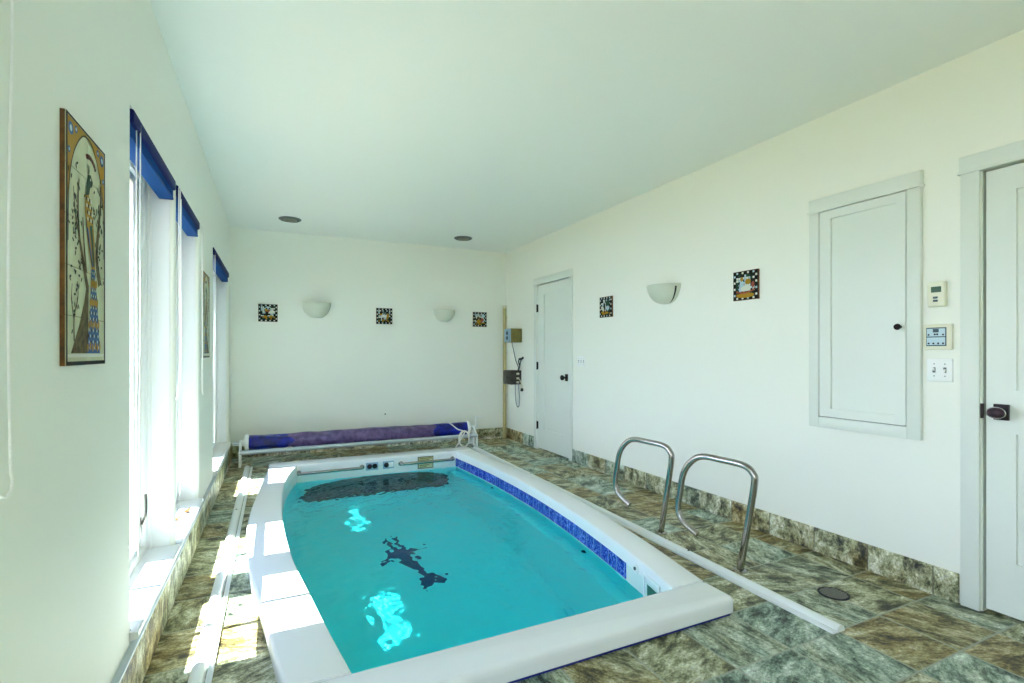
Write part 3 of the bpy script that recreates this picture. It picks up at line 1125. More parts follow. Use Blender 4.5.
hk.tube([(0.09, RY - 0.147, 0.166), (0.12, RY - 0.152, 0.178), (0.155, RY - 0.148, 0.178), (0.18, RY - 0.146, 0.168)], 0.006, 8)
hk.build('tie_clip', M['rope'], reel)

# ------------------------------------------------------------------ handrails
RP = [(0, 0), (-.023, .14), (-.047, .29), (-.080, .50), (-.070, .554), (-.022, .588), (.10, .597), (.222, .598), (.293, .558), (.345, .48), (.37, .353), (.383, .255), (.352, .185), (.254, .13)]
dd = Vector((-.25, .968, 0)).normalized()
for base, lab in (((2.340, 2.610, 0), 'bent steel pool handrail closer to the far door'), ((2.330, 1.970, 0), 'bent steel pool handrail closer to the round floor drain')):
    t = thing('handrail', lab, 'handrail', base, group='steel pool handrails')
    h = MB()
    h.tube([p for p in smooth_path([Vector(base) + dd * u + Vector((0, 0, v)) for u, v in RP], 6)], 0.0185, 16)
    h.build('bent_tube', M['steel'], t, angle=50)
    c_ = MB()
    c_.lathe([(0.040, 0.0), (0.040, 0.004), (0.030, 0.012), (0.018, 0.014), (0.0, 0.014)], base, (0, 0, 1), 20)
    c_.build('floor_flange', M['steel'], t, angle=40)

# floor drain
dr = thing('floor_drain', 'round dark grated drain in the slate floor near the low wall cabinet', 'drain', (2.53, 1.58, 0))
m_ = MB()
m_.lathe([(0.070, 0.0), (0.070, 0.004), (0.062, 0.005), (0.060, 0.001), (0.0, 0.001)], (2.53, 1.58, 0.0005), (0, 0, 1), 32)
m_.build('drain_body', M['black'], dr, angle=40)
m_ = MB()
for k in range(-3, 4):
    x = k * 0.0165
    hw = math.sqrt(max(0.0, 0.060 ** 2 - x * x))
    if hw > 0.01:
        m_.box(2.53 + x - 0.003, 2.53 + x + 0.003, 1.58 - hw, 1.58 + hw, 0.0015, 0.0052)
        m_.box(2.53 - hw, 2.53 + hw, 1.58 + x - 0.003, 1.58 + x + 0.003, 0.0015, 0.0048)
m_.build('grate', M['drain_grey'], dr)
dr['label'] = 'round dark grated drain set in the slate floor past the handrails'


# ------------------------------------------------------------------ blinds
def blind(a, b_, label, loop_z, near_cord=True, beads=False, loop_y=None):
    t = thing('window_blind', label, 'blind', (L - 0.04, (a + b_) / 2, WZ1), group='raised blue window blinds')
    hr = MB()
    hr.rbox(L - 0.070, L + 0.006, a + 0.012, b_ - 0.012, WZ1 - 0.052, WZ1 - 0.001, 0.008, 3)
    hr.build('headrail', M['blue_dark'], t, angle=40)
    st = MB()
    rows_ = []
    for k in range(13):
        z = WZ1 - 0.052 - 0.036 * k / 12
        d = 0.003 if k % 2 else 0.0
        rows_.append([(L - 0.062 - d, a + 0.014, z), (L - 0.008 + d, a + 0.014, z), (L - 0.008 + d, b_ - 0.014, z), (L - 0.062 - d, b_ - 0.014, z)])
    st.grid(rows_, smooth=False, closed=True)
    st.build('folded_shade', M['blue_lit'], t)
    bt = MB()
    bt.rbox(L - 0.066, L - 0.004, a + 0.013, b_ - 0.013, WZ1 - 0.100, WZ1 - 0.087, 0.004)
    bt.build('bottom_rail', M['blue_lit'], t, angle=40)
    ch = MB()
    ly = loop_y if loop_y else b_ + 0.012
    w_ = 0.028 if beads else 0.018
    x = L + 0.017
    pts_ = [(x, ly - w_, WZ1 - 0.03)]
    for k in range(1, 13):
        pts_.append((x, ly - w_ * (1 + 0.25 * math.sin(k * 0.5)), WZ1 - 0.03 - (WZ1 - 0.07 - loop_z) * k / 12))
    for k in range(1, 8):
        an = math.pi * k / 8
        pts_.append((x + 0.004 * math.sin(an), ly - w_ * 1.2 * math.cos(an), loop_z + 0.035 - 0.04 * math.sin(an)))
    for k in range(12, -1, -1):
        pts_.append((x, ly + w_ * (1 + 0.3 * math.sin(k * 0.45 + 1)), WZ1 - 0.03 - (WZ1 - 0.07 - loop_z) * k / 12))
    path = smooth_path(pts_, 4)
    ch.tube(path, 0.0024 if beads else 0.0024, 6)
    if beads:
        acc = 0.0
        for i in range(1, len(path)):
            seg_ = (path[i] - path[i - 1]).length
            while acc < seg_:
                p_ = path[i - 1].lerp(path[i], acc / seg_)
                ch.lathe([(0, -0.0026), (0.0024, -0.0015), (0.0031, 0), (0.0024, 0.0015), (0, 0.0026)], p_, (0, 0, 1), 6)
                acc += 0.0066
            acc -= seg_
    ch.build('chain_loop', M['cord'], t)
    if near_cord:
        nc = MB()
        y = a + 0.085
        x = L - 0.002
        p_ = [(x, y, WZ1 - 0.02), (x, y + 0.004, 1.7), (x, y + 0.012, 1.3), (x - 0.01, y + 0.05, 1.02), (x - 0.02, y + 0.02, 0.95), (x - 0.02, y - 0.04, 0.97)]
        nc.tube(smooth_path(p_, 6), 0.0020, 6)
        nc.tube(smooth_path([(x + 0.006, y + 0.03, WZ1 - 0.02), (x + 0.006, y + 0.028, 1.4), (x + 0.004, y + 0.03, 0.9), (x, y + 0.032, 0.45)], 4), 0.0022, 6)
        nc.build('lift_cord', M['cord'], t)
    return t


blind(*WIN[0], 'blue blind raised over the window nearest the viewer, white bead chain hanging down', 0.955, near_cord=False, beads=True, loop_y=1.203)
blind(*WIN[1], 'blue blind raised over the window just past the tall peacock panel', 0.89)
blind(*WIN[2], 'blue blind raised over the window just past the thin plaster pier', 0.93)
blind(*WIN[3], 'blue blind raised over the window in the far corner by the rolled cover', 0.90, loop_y=6.36)


# ------------------------------------------------------------------ tile pictures
def wall_fn(wall, off=0.0):
    """(u along the wall, v = height, d = distance out of the wall) -> room point; u grows to the viewer's right"""
    if wall == 'left':
        return lambda u, v, d: (L + d, u, v)
    if wall == 'back':
        return lambda u, v, d: (u, B - d, v)
    return lambda u, v, d: (R - d, -u, v)


def stroke(m_, fn, pts, w0, w1, d, mi):
    pts = [Vector((p[0], p[1], 0)) for p in pts]
    if len(pts) > 2:
        pts = smooth_path(pts, 4)
    n_ = len(pts)
    a, b_ = [], []
    for i, p in enumerate(pts):
        t = (pts[min(i + 1, n_ - 1)] - pts[max(i - 1, 0)]).normalized()
        nn_ = Vector((-t.y, t.x, 0))
        w = (w0 + (w1 - w0) * i / (n_ - 1)) / 2
        a.append(p + nn_ * w)
        b_.append(p - nn_ * w)
    vs = [fn(p.x, p.y, d) for p in a] + [fn(p.x, p.y, d) for p in b_]
    m_.add(vs, [(i, i + 1, n_ + i + 1, n_ + i) for i in range(n_ - 1)], mi)


def blob(m_, fn, cx, cy_, rx, ry, ang, d, mi, k=10):
    ca, sa = math.cos(ang), math.sin(ang)
    vs = []
    for i in range(k):
        a = 2 * math.pi * i / k
        x, y = rx * math.cos(a), ry * math.sin(a)
        vs.append(fn(cx + x * ca - y * sa, cy_ + x * sa + y * ca, d))
    m_.add(vs, [list(range(k))], mi)


def poly(m_, fn, pts, d, mi):
    m_.add([fn(u, v, d) for u, v in pts], [list(range(len(pts)))], mi)


def peacock_panel(u0, u1, z0, z1, label, mirror, seed, cols=2, nrows=5):
    random.seed(seed)
    W, HH = u1 - u0, z1 - z0
    t = thing('tile_picture', label, 'tile picture', (L, (u0 + u1) / 2, z0), group='tall peacock tile pictures')
    T = 0.011
    base = wall_fn('left')
    s = MB()
    # each tile of the picture has its own raised glaze; grout stays lower
    s.prism([(u0, z0), (u1, z0), (u1, z1), (u0, z1)], base, 0.0, T - 0.0015, 0)
    for i in range(cols):
        for k in range(nrows):
            a, b_ = u0 + W * i / cols + 0.0008, u0 + W * (i + 1) / cols - 0.0008
            c, e = z0 + HH * k / nrows + 0.0008, z0 + HH * (k + 1) / nrows - 0.0008
            s.prism([(a, c), (b_, c), (b_, e), (a, e)], base, T - 0.0015, T, 1)
    s.build('tile_slab', [M['terracotta'], M['tile_cream']], t)

    def fn(u, v, d):
        uu = (W - u) if mirror else u
        return base(u0 + uu, z0 + v, T + d)
    sx, sy = W / 0.34, HH / 0.607

    def Q(pts):
        return [(x * sx, y * sy) for x, y in pts]
    m_ = MB()
    K, GR, GO, BL, BK, RD, WH, PB = range(8)
    # border and arch corners
    bw = 0.010
    for pts in ([(0, 0), (W, 0), (W, bw), (0, bw)], [(0, HH - bw * .6), (W, HH - bw * .6), (W, HH), (0, HH)], [(0, 0), (bw, 0), (bw, HH), (0, HH)], [(W - bw, 0), (W, 0), (W, HH), (W - bw, HH)]):
        poly(m_, fn, pts, 0.0008, K)
    poly(m_, fn, Q([(0.012, 0.02), (0.328, 0.02), (0.328, 0.028), (0.012, 0.028)]), 0.0009, WH)
    for sgn in (0, 1):
        cor = [(0.012, 0.60), (0.17, 0.60), (0.13, 0.585), (0.085, 0.555), (0.045, 0.505), (0.022, 0.44), (0.012, 0.40)]
        cor = [((0.34 - x) if sgn else x, y) for x, y in cor]
        poly(m_, fn, Q(cor), 0.0007, GO)
        for bx, by, r_ in ((0.035, 0.575, 0.020), (0.075, 0.585, 0.012), (0.022, 0.52, 0.010)):
            bx = 0.34 - bx if sgn else bx
            blob(m_, fn, bx * sx, by * sy, r_ * sx, r_ * 0.8 * sy, 0.3, 0.0010, BL)
            blob(m_, fn, bx * sx, by * sy, r_ * .45 * sx, r_ * 0.4 * sy, 0.3, 0.0012, PB)
        st = [((0.34 - x) if sgn else x, y) for x, y in ((0.014, 0.30), (0.02, 0.43), (0.045, 0.505), (0.085, 0.555), (0.13, 0.587), (0.17, 0.594))]
        stroke(m_, fn, Q(st), 0.004, 0.004, 0.0011, K)
    # tree
    poly(m_, fn, Q([(0.035, 0.03), (0.20, 0.03), (0.175, 0.09), (0.178, 0.15), (0.182, 0.21), (0.165, 0.215), (0.14, 0.16), (0.10, 0.10)]), 0.0008, BK)
    stroke(m_, fn, Q([(0.17, 0.20), (0.13, 0.27), (0.10, 0.33), (0.09, 0.42), (0.10, 0.47)]), 0.022, 0.006, 0.0009, BK)
    stroke(m_, fn, Q([(0.16, 0.24), (0.14, 0.31), (0.13, 0.38)]), 0.014, 0.005, 0.0009, BK)
    stroke(m_, fn, Q([(0.10, 0.33), (0.07, 0.37), (0.055, 0.44)]), 0.010, 0.004, 0.0009, BK)
    stroke(m_, fn, Q([(0.285, 0.22), (0.255, 0.29), (0.27, 0.37), (0.295, 0.45), (0.29, 0.50)]), 0.030, 0.008, 0.0009, BK)
    stroke(m_, fn, Q([(0.06, 0.06), (0.06, 0.12), (0.09, 0.17), (0.085, 0.21)]), 0.008, 0.003, 0.0009, BK)
    stroke(m_, fn, Q([(0.06, 0.11), (0.04, 0.16), (0.045, 0.20)]), 0.006, 0.003, 0.0009, BK)
    for _ in range(120):
        cx, cy_ = random.choice(((0.06, 0.19), (0.08, 0.41), (0.06, 0.36), (0.30, 0.40), (0.29, 0.28), (0.10, 0.24), (0.26, 0.44), (0.05, 0.46)))
        x, y = cx + random.gauss(0, 0.026), cy_ + random.gauss(0, 0.045)
        if 0.018 < x < 0.322 and 0.04 < y < 0.53:
            blob(m_, fn, x * sx, y * sy, 0.0085 * sx, 0.0036 * sy, random.uniform(0, 3.1), 0.0010, random.choice((K, GR, K, BK)), 7)
    # berry garland over the bird
    for k in range(12):
        a = 0.5 + k * 0.15
        blob(m_, fn, (0.19 + 0.055 * math.cos(a)) * sx, (0.515 + 0.035 * math.sin(a)) * sy, 0.009 * sx, 0.006 * sy, a, 0.0010, RD if k % 2 else K, 7)
    # peacock: tail, body, wing, neck, head
    poly(m_, fn, Q([(0.205, 0.26), (0.235, 0.26), (0.262, 0.16), (0.285, 0.03), (0.165, 0.03), (0.19, 0.14)]), 0.0012, BL)
    for r_ in range(14):
        y = 0.045 + r_ * 0.0155
        half = 0.056 - r_ * 0.0033
        for k in range(6):
            blob(m_, fn, (0.225 - half + 2 * half * (k + 0.5 * (r_ % 2)) / 5.5) * sx, y * sy, 0.0052 * sx, 0.005 * sy, 0, 0.0014, PB if (k + r_) % 2 else K, 6)
    for y, half in ((0.045, 0.055), (0.105, 0.045), (0.165, 0.033), (0.215, 0.022)):
        for k in range(6):
            blob(m_, fn, (0.226 - half + 2 * half * k / 5) * sx, (y + 0.004 * (k % 2)) * sy, 0.0075 * sx, 0.0115 * sy, 0, 0.0016, GO, 8)
    poly(m_, fn, Q([(0.205, 0.255), (0.165, 0.33), (0.145, 0.40), (0.150, 0.45), (0.175, 0.455), (0.215, 0.40), (0.232, 0.33), (0.236, 0.258)]), 0.0014, GO)
    for r_ in range(4):
        for k in range(4):
            blob(m_, fn, (0.158 + 0.014 * k + 0.004 * r_) * sx, (0.435 - 0.017 * r_) * sy, 0.006 * sx, 0.006 * sy, 0, 0.0017, WH if (k + r_) % 2 else K, 6)
    stroke(m_, fn, Q([(0.165, 0.36), (0.19, 0.31), (0.215, 0.262)]), 0.012, 0.006, 0.0017, BL)
    stroke(m_, fn, Q([(0.195, 0.37), (0.212, 0.32), (0.225, 0.265)]), 0.022, 0.010, 0.0017, GR)
    stroke(m_, fn, Q([(0.152, 0.38), (0.178, 0.32), (0.208, 0.262)]), 0.004, 0.003, 0.0018, K)
    poly(m_, fn, Q([(0.150, 0.44), (0.158, 0.475), (0.172, 0.50), (0.195, 0.505), (0.215, 0.49), (0.205, 0.475), (0.19, 0.47), (0.182, 0.45)]), 0.0017, GR)
    blob(m_, fn, 0.193 * sx, 0.492 * sy, 0.005 * sx, 0.004 * sy, 0, 0.0020, WH, 7)
    for k in range(3):
        stroke(m_, fn, Q([(0.178, 0.50), (0.168 + 0.010 * k, 0.528)]), 0.003, 0.003, 0.0018, GR)
    m_.build('glaze_painting', [M['tile_dark'], M['tile_green'], M['tile_gold'], M['tile_blue'], M['tile_bark'], M['tile_red'], M['tile_white'], M['tile_pale']], t, recalc=False)
    return t


peacock_panel(1.521, 1.822, 1.178, 1.786, 'tall peacock tile picture hanging before the first raised blind, nearest the viewer', False, 11)
peacock_panel(4.030, 4.400, 1.174, 1.775, 'tall peacock tile picture on the pier between the two farther blinds', True, 12)


def plaque(wall, uc, zc, label, seed, design):
    random.seed(seed)
    s = 0.102
    fn0 = wall_fn(wall)
    loc = fn0(uc, zc - s, 0)
    t = thing('mosaic_plaque', label, 'wall tile', loc, group='square mosaic wall tiles')
    T = 0.014
    b_ = MB()
    b_.prism([(uc - s, zc - s), (uc + s, zc - s), (uc + s, zc + s), (uc - s, zc + s)], fn0, 0, T, 0)
    b_.prism([(uc - s + .002, zc - s + .002), (uc + s - .002, zc - s + .002), (uc + s - .002, zc + s - .002), (uc - s + .002, zc + s - .002)], fn0, T, T + 0.001, 1)
    b_.build('tile_slab', [M['terracotta'], M['tile_dark']], t)
    m_ = MB()

    def fn(u, v, d):
        return fn0(uc + u, zc + v, T + d)
    K, GR, GO, BL, BK, RD, WH, PB = range(8)
    # checked border of light and dark chips
    nb = 9
    for i in range(nb):
        for side in range(4):
            if i % 2 == 0:
                continue
            c = -s + 0.013 + (2 * s - 0.026) * i / (nb - 1)
            e = s - 0.013
            x, y = [(c, e), (c, -e), (e, c), (-e, c)][side]
            poly(m_, fn, [(x - .0075, y - .0075), (x + .0075, y - .007), (x + .007, y + .0075), (x - .0075, y + .007)], 0.0014, WH if (i // 2 + side) % 3 else PB)
    # field of small chips
    n_ = 9
    w = 0.150 / n_
    for i in range(n_):
        for k in range(n_):
            x = -0.075 + (i + .5) * w
            y = -0.075 + (k + .5) * w
            mi = random.choice((WH, PB, WH, PB, GR, K, K))
            if y < -0.045:
                mi = random.choice((GO, GO, BK, K, GR))
            j_ = [random.uniform(-.0012, .0012) for _ in range(4)]
            h_ = w / 2 - 0.0008
            poly(m_, fn, [(x - h_ + j_[0], y - h_), (x + h_, y - h_ + j_[1]), (x + h_ + j_[2], y + h_), (x - h_, y + h_ + j_[3])], 0.0013, mi)
    for kind, args in design:
        if kind == 'b':
            blob(m_, fn, *args[:5], 0.0018 + 0.0002 * args[5], args[6])
        else:
            stroke(m_, fn, args[0], args[1], args[2], 0.0022, args[3])
    m_.build('chip_mosaic', [M['tile_dark'], M['tile_green'], M['tile_gold'], M['tile_blue'], M['tile_bark'], M['tile_red'], M['tile_white'], M['tile_pale']], t, recalc=False)


K_, GR_, GO_, BL_, BK_, RD_, WH_, PB_ = range(8)
plaque('back', -0.073, 1.672, 'square mosaic tile in the corner beside the left-hand sconce of the end wall', 21,
       [('b', (-.005, .02, .030, .020, .4, 0, RD_)), ('b', (-.012, -.012, .018, .026, 0, 1, K_)), ('b', (.040, .010, .034, .018, .2, 1, WH_)), ('b', (-.018, .034, .018, .012, 0, 2, GO_)), ('b', (-.03, -.045, .022, .016, 0, 2, GO_)), ('b', (.035, -.04, .02, .012, 0, 2, GO_))])
plaque('back', 1.268, 1.676, 'square mosaic tile with a pale four-legged animal, between the two end-wall sconces', 22,
       [('b', (0, .0, .045, .020, 0, 0, WH_)), ('b', (.045, .005, .016, .035, 0, 1, GO_)), ('s', ([(-.035, -.01), (-.038, -.06)], .010, .010, WH_)), ('s', ([(.03, -.01), (.032, -.06)], .010, .010, GO_)), ('b', (-.045, .018, .018, .013, .4, 1, GO_)), ('s', ([(-.02, .028), (.05, .036)], .014, .012, BK_))])
plaque('back', 2.584, 1.671, 'square mosaic tile with a rust red bird, in the corner near the pipe', 23,
       [('b', (.015, -.012, .046, .030, .25, 0, RD_)), ('b', (-.02, -.03, .034, .026, 0, 1, GO_)), ('b', (-.028, .020, .020, .018, 0, 2, BK_)), ('b', (.005, .012, .013, .016, 0, 3, K_)), ('b', (-.05, .03, .018, .014, 0, 1, WH_)), ('b', (.05, .045, .028, .02, 0, 1, PB_))])
plaque('right', -4.105, 1.663, 'square mosaic tile with a green field, between the far door and the wall sconce', 24,
       [('b', (.035, .03, .034, .034, 0, 0, GR_)), ('b', (-.018, .0, .016, .045, .1, 1, K_)), ('b', (-.035, -.025, .018, .022, 0, 1, WH_)), ('b', (.035, -.012, .03, .022, 0, 1, PB_)), ('b', (-.04, -.055, .02, .018, 0, 2, GO_)), ('b', (.02, -.06, .03, .012, 0, 2, GO_))])
plaque('right', -2.468, 1.680, 'square mosaic tile with two figures in a boat, between the sconce and the wall cabinet', 25,
       [('b', (-.035, .0, .018, .048, -.2, 0, PB_)), ('b', (-.028, .045, .011, .017, 0, 1, GO_)), ('b', (.022, .024, .024, .020, 0, 1, GO_)), ('b', (.005, -.022, .045, .020, .1, 1, WH_)), ('b', (.062, .0, .013, .022, 0, 1, RD_)), ('s', ([(-.075, -.04), (-.02, -.052), (.04, -.045), (.078, -.03)], .012, .010, RD_)), ('b', (.0, -.07, .075, .018, 0, 0, GO_)), ('s', ([(-.055, -.02), (-.045, .03)], .006, .006, K_))])


# ------------------------------------------------------------------ sconces
def sconce(wall, uc, z0, z1, label, a=0.163, b_=0.150):
    fn0 = wall_fn(wall)
    t = thing('wall_sconce', label, 'wall lamp', fn0(uc, z0, 0), group='half bowl wall sconces')
    h = z1 - z0

    def surf(phi, s, off=0.0):
        # s 0 at the rim, 1 at the foot; phi 0..pi along the wall side to side
        r = math.cos(s * math.pi / 2) ** 0.75
        z = z1 - h * (math.sin(s * math.pi / 2) ** 1.15)
        return fn0(uc + (a - off) * r * math.cos(phi), z, max(0.0, (b_ - off) * r * math.sin(phi)))
    m_ = MB()
    phis = [math.pi * k / 36 for k in range(37)]
    ss = [k / 16 for k in range(17)]
    outer = [[surf(p, s) for p in phis] for s in ss]
    inner = [[surf(p, s, 0.006) for p in phis] for s in ss[:-2]]
    m_.grid(outer)
    m_.grid(inner[::-1])
    m_.grid([inner[0], outer[0]])
    m_.build('bowl', M['ceramic'], t, recalc=False)
    sl = MB()
    ph_ = math.radians(13) if wall == 'back' else math.radians(17)
    r0 = [surf(ph_ - 0.055, 0.12 + 0.74 * k / 14, -0.0012) for k in range(15)]
    r1 = [surf(ph_ + 0.045, 0.12 + 0.74 * k / 14, -0.0012) for k in range(15)]
    sl.grid([r0, r1])
    sl.build('curved_slot', M['black'], t, recalc=False)
    bp_ = MB()
    bp_.prism([(uc - 0.05, z0 + 0.05), (uc + 0.05, z0 + 0.05), (uc + 0.05, z1 - 0.02), (uc - 0.05, z1 - 0.02)], fn0, 0, 0.012)
    bp_.build('back_plate', M['cream'], t)
    bu = MB()
    bu.lathe([(0.012, 0), (0.014, 0.02), (0.026, 0.05), (0.024, 0.07), (0.0, 0.085)], fn0(uc, z0 + 0.055, 0.06), (0, 0, 1), 14)
    bu.build('bulb', M['white'], t)


sconce('back', 0.458, 1.630, 1.815, 'white half-bowl sconce on the end wall, toward the windows')
sconce('back', 2.070, 1.628, 1.786, 'white half-bowl sconce on the end wall, toward the pipe corner', a=0.150, b_=0.13)
sconce('right', -3.262, 1.618, 1.775, 'white half-bowl sconce alone on the long door wall', a=0.165, b_=0.16)


# ------------------------------------------------------------------ ceiling vents
def vent(x, y, label):
    t = thing('ceiling_vent', label, 'vent', (x, y, H), group='round ceiling vents')
    o_ = MB()
    o_.lathe([(0.112, 0.0), (0.112, 0.006), (0.100, 0.014), (0.092, 0.016), (0.088, 0.008), (0.086, 0.0)], (x, y, H), (0, 0, -1), 32)
    o_.build('outer_ring', M['grey'], t, angle=40)
    k = MB()
    k.lathe([(0.086, 0.001), (0.0, 0.001)], (x, y, H), (0, 0, -1), 32)
    k.build('throat', M['black'], t)
    i_ = MB()
    i_.lathe([(0.072, 0.012), (0.070, 0.018), (0.048, 0.026), (0.046, 0.022), (0.072, 0.012)], (x, y, H), (0, 0, -1), 32)
    i_.lathe([(0.034, 0.018), (0.034, 0.028), (0.0, 0.030)], (x, y, H), (0, 0, -1), 24)
    i_.tube([(x - 0.07, y, H - 0.014), (x + 0.07, y, H - 0.014)], 0.004, 6)
    i_.build('inner_cone', M['drain_grey'], t, angle=40)


vent(0.146, 5.852, 'round ceiling vent nearer the window wall')
vent(2.120, 5.900, 'round ceiling vent nearer the far door')

# ------------------------------------------------------------------ wall cabinet
cab = thing('wall_cabinet', 'flat white cabinet door framed in the wall beside the thermostat', 'cabinet', (R, 1.71, 0.76))
c_ = MB()
ya, yb, za, zb_ = 1.412, 2.000, 0.762, 2.060
c_.rbox(R - 0.024, R + 0.002, ya, ya + 0.064, za, zb_ - 0.001, 0.003)
c_.rbox(R - 0.024, R + 0.002, yb - 0.060, yb, za, zb_ - 0.001, 0.003)
c_.rbox(R - 0.0238, R + 0.002, ya + 0.0635, yb - 0.0595, za, za + 0.062, 0.001)
c_.rbox(R - 0.026, R + 0.002, ya - 0.002, yb + 0.002, zb_, zb_ + 0.078, 0.003)
c_.rbox(R - 0.034, R + 0.002, ya - 0.008, yb + 0.008, zb_ - 0.006, zb_ + 0.006, 0.002)
c_.box(R - 0.004, R + 0.002, ya + 0.05, yb - 0.05, za + 0.05, zb_, 1)
c_.build('casing', [M['trim'], M['black']], cab, angle=40)
dm = MB()
leaf_mesh(dm, ya + 0.068, yb - 0.064, za + 0.066, zb_ - 0.010, R - 0.022, 0.018, [(1.528, 1.869, 0.879, 2.001)], inset=0.011)
dmo = dm.build('cabinet_door', M['trim'], cab)
kb = MB()
kb.lathe([(0.008, 0), (0.007, 0.014), (0.014, 0.020), (0.017, 0.028), (0.014, 0.036), (0, 0.040)], (R - 0.022, 1.504, 1.344), (-1, 0, 0), 18)
kb.build('knob', M['dark_metal'], dmo, angle=50)

# ------------------------------------------------------------------ wall controls
th = thing('thermostat', 'cream wall thermostat with a small green display, above the keypad', 'thermostat', (R, 1.345, 1.433))
m_ = MB()
m_.rbox(R - 0.030, R + 0.001, 1.308, 1.382, 1.436, 1.562, 0.008, 3)
m_.build('body', M['bone'], th, angle=40)
m_ = MB()
m_.rbox(R - 0.032, R - 0.028, 1.322, 1.364, 1.508, 1.536, 0.001)
m_.build('display', M['lcd'], th)
for z in (1.482, 1.466):
    m_ = MB()
    m_.rbox(R - 0.033, R - 0.028, 1.336, 1.356, z - 0.005, z + 0.005, 0.002)
    m_.build('button', M['navy'], th)
kp = thing('pool_keypad', 'cream framed pool control keypad with icon buttons, below the thermostat', 'control panel', (R, 1.345, 1.222))
m_ = MB()
m_.rbox(R - 0.018, R + 0.001, 1.284, 1.400, 1.224, 1.350, 0.004)
m_.build('frame', M['bone'], kp, angle=40)
m_ = MB()
m_.rbox(R - 0.020, R - 0.016, 1.306, 1.390, 1.242, 1.334, 0.002)
kf = m_.build('face', M['navy'], kp)
m_ = MB()
m_.box(R - 0.0215, R - 0.0195, 1.310, 1.386, 1.290, 1.329)
m_.box(R - 0.0215, R - 0.0195, 1.310, 1.386, 1.247, 1.285)
m_.build('membrane', M['pale_blue'], kf)
m_ = MB()
m_.box(R - 0.023, R - 0.021, 1.336, 1.360, 1.310, 1.327)
m_.build('display', M['navy'], kf)
for y, z in [(1.318, 1.298), (1.342, 1.300), (1.352, 1.300), (1.378, 1.298)] + [(1.318 + 0.020 * k, 1.255) for k in range(4)]:
    m_ = MB()
    m_.lathe([(0.0042, 0), (0.0042, 0.002), (0, 0.0025)], (R - 0.0213, y, z), (-1, 0, 0), 10)
    m_.build('button', M['black'], kf)


def switch_plate(name, y0, y1, z0, z1, n_, label):
    t = thing(name, label, 'light switch', (R, (y0 + y1) / 2, z0), group='white toggle switch plates')
    p_ = MB()
    p_.rbox(R - 0.007, R + 0.001, y0, y1, z0, z1, 0.003)
    p_.build('plate', M['white'], t, angle=40)
    zc = (z0 + z1) / 2
    for k in range(n_):
        y = y0 + (y1 - y0) * (k + 0.5 + (0.0 if n_ > 2 else (0.08 if k == 0 else -0.08))) / n_
        q_ = MB()
        up = 1 if k % 2 else -1
        q_.box(R - 0.0085, R - 0.0065, y - 0.006, y + 0.006, zc - 0.013, zc + 0.013, 1)
        q_.prism([(R - 0.007, zc - 0.006), (R - 0.020, zc + up * 0.008 - 0.004), (R - 0.020, zc + up * 0.008 + 0.004), (R - 0.007, zc + 0.006)], lambda u, v, d: (u, d, v), y - 0.0035, y + 0.0035, 0)
        q_.build('toggle', [M['white'], M['grey']], t)
        for s_ in (-1, 1):
            w_ = MB()
            w_.lathe([(0.003, 0), (0.002, 0.0015), (0, 0.002)], (R - 0.007, y, zc + s_ * 0.030), (-1, 0, 0), 8)
            w_.build('screw', M['grey'], t)


switch_plate('switch_plate', 1.286, 1.393, 1.066, 1.180, 2, 'white double toggle switch plate directly below the keypad')
switch_plate('switch_plate', 4.490, 4.630, 1.058, 1.170, 3, 'white triple toggle switch plate beside the far door')

# ------------------------------------------------------------------ corner pipe, timer box, outlet box
pp = thing('conduit_pipe', 'beige vertical pipe standing in the far corner', 'pipe', (2.948, 6.478, 0))
m_ = MB()
m_.tube([(2.948, 6.478, 0.0), (2.948, 6.478, 1.86)], 0.024, 18)
m_.build('pipe_tube', M['pipe'], pp, angle=50)
m_ = MB()
m_.lathe([(0.027, 0.0), (0.027, 0.03), (0.020, 0.04), (0.0, 0.042)], (2.948, 6.478, 1.835), (0, 0, 1), 18)
m_.build('end_cap', M['cream'], pp, angle=40)
for z in (0.6, 1.2, 1.7):
    m_ = MB()
    m_.rbox(2.94, R + 0.0005, 6.466, 6.49, z, z + 0.012, 0.002)
    m_.build('clip', M['cream'], pp)

bx = thing('timer_box', 'olive metal timer box with pale blue dial front, higher of two boxes beside the pipe', 'control box', (R, 6.1, 1.345))
m_ = MB()
m_.rbox(R - 0.160, R + 0.001, 6.000, 6.200, 1.345, 1.530, 0.006)
m_.rbox(R - 0.13, R - 0.02, 5.996, 6.002, 1.355, 1.520, 0.002)
m_.rbox(R - 0.028, R - 0.020, 5.990, 6.000, 1.375, 1.500, 0.002)
m_.build('case', M['olive'], bx, angle=40)
m_ = MB()
m_.rbox(R - 0.172, R - 0.159, 6.006, 6.196, 1.350, 1.525, 0.004)
fo = m_.build('front_panel', M['timer_blue'], bx, angle=40)
for z in (1.470, 1.405):
    m_ = MB()
    m_.lathe([(0.026, 0), (0.026, 0.006), (0.018, 0.012), (0, 0.014)], (R - 0.171, 6.10, z), (-1, 0, 0), 18)
    m_.build('dial', M['navy'], fo, angle=40)

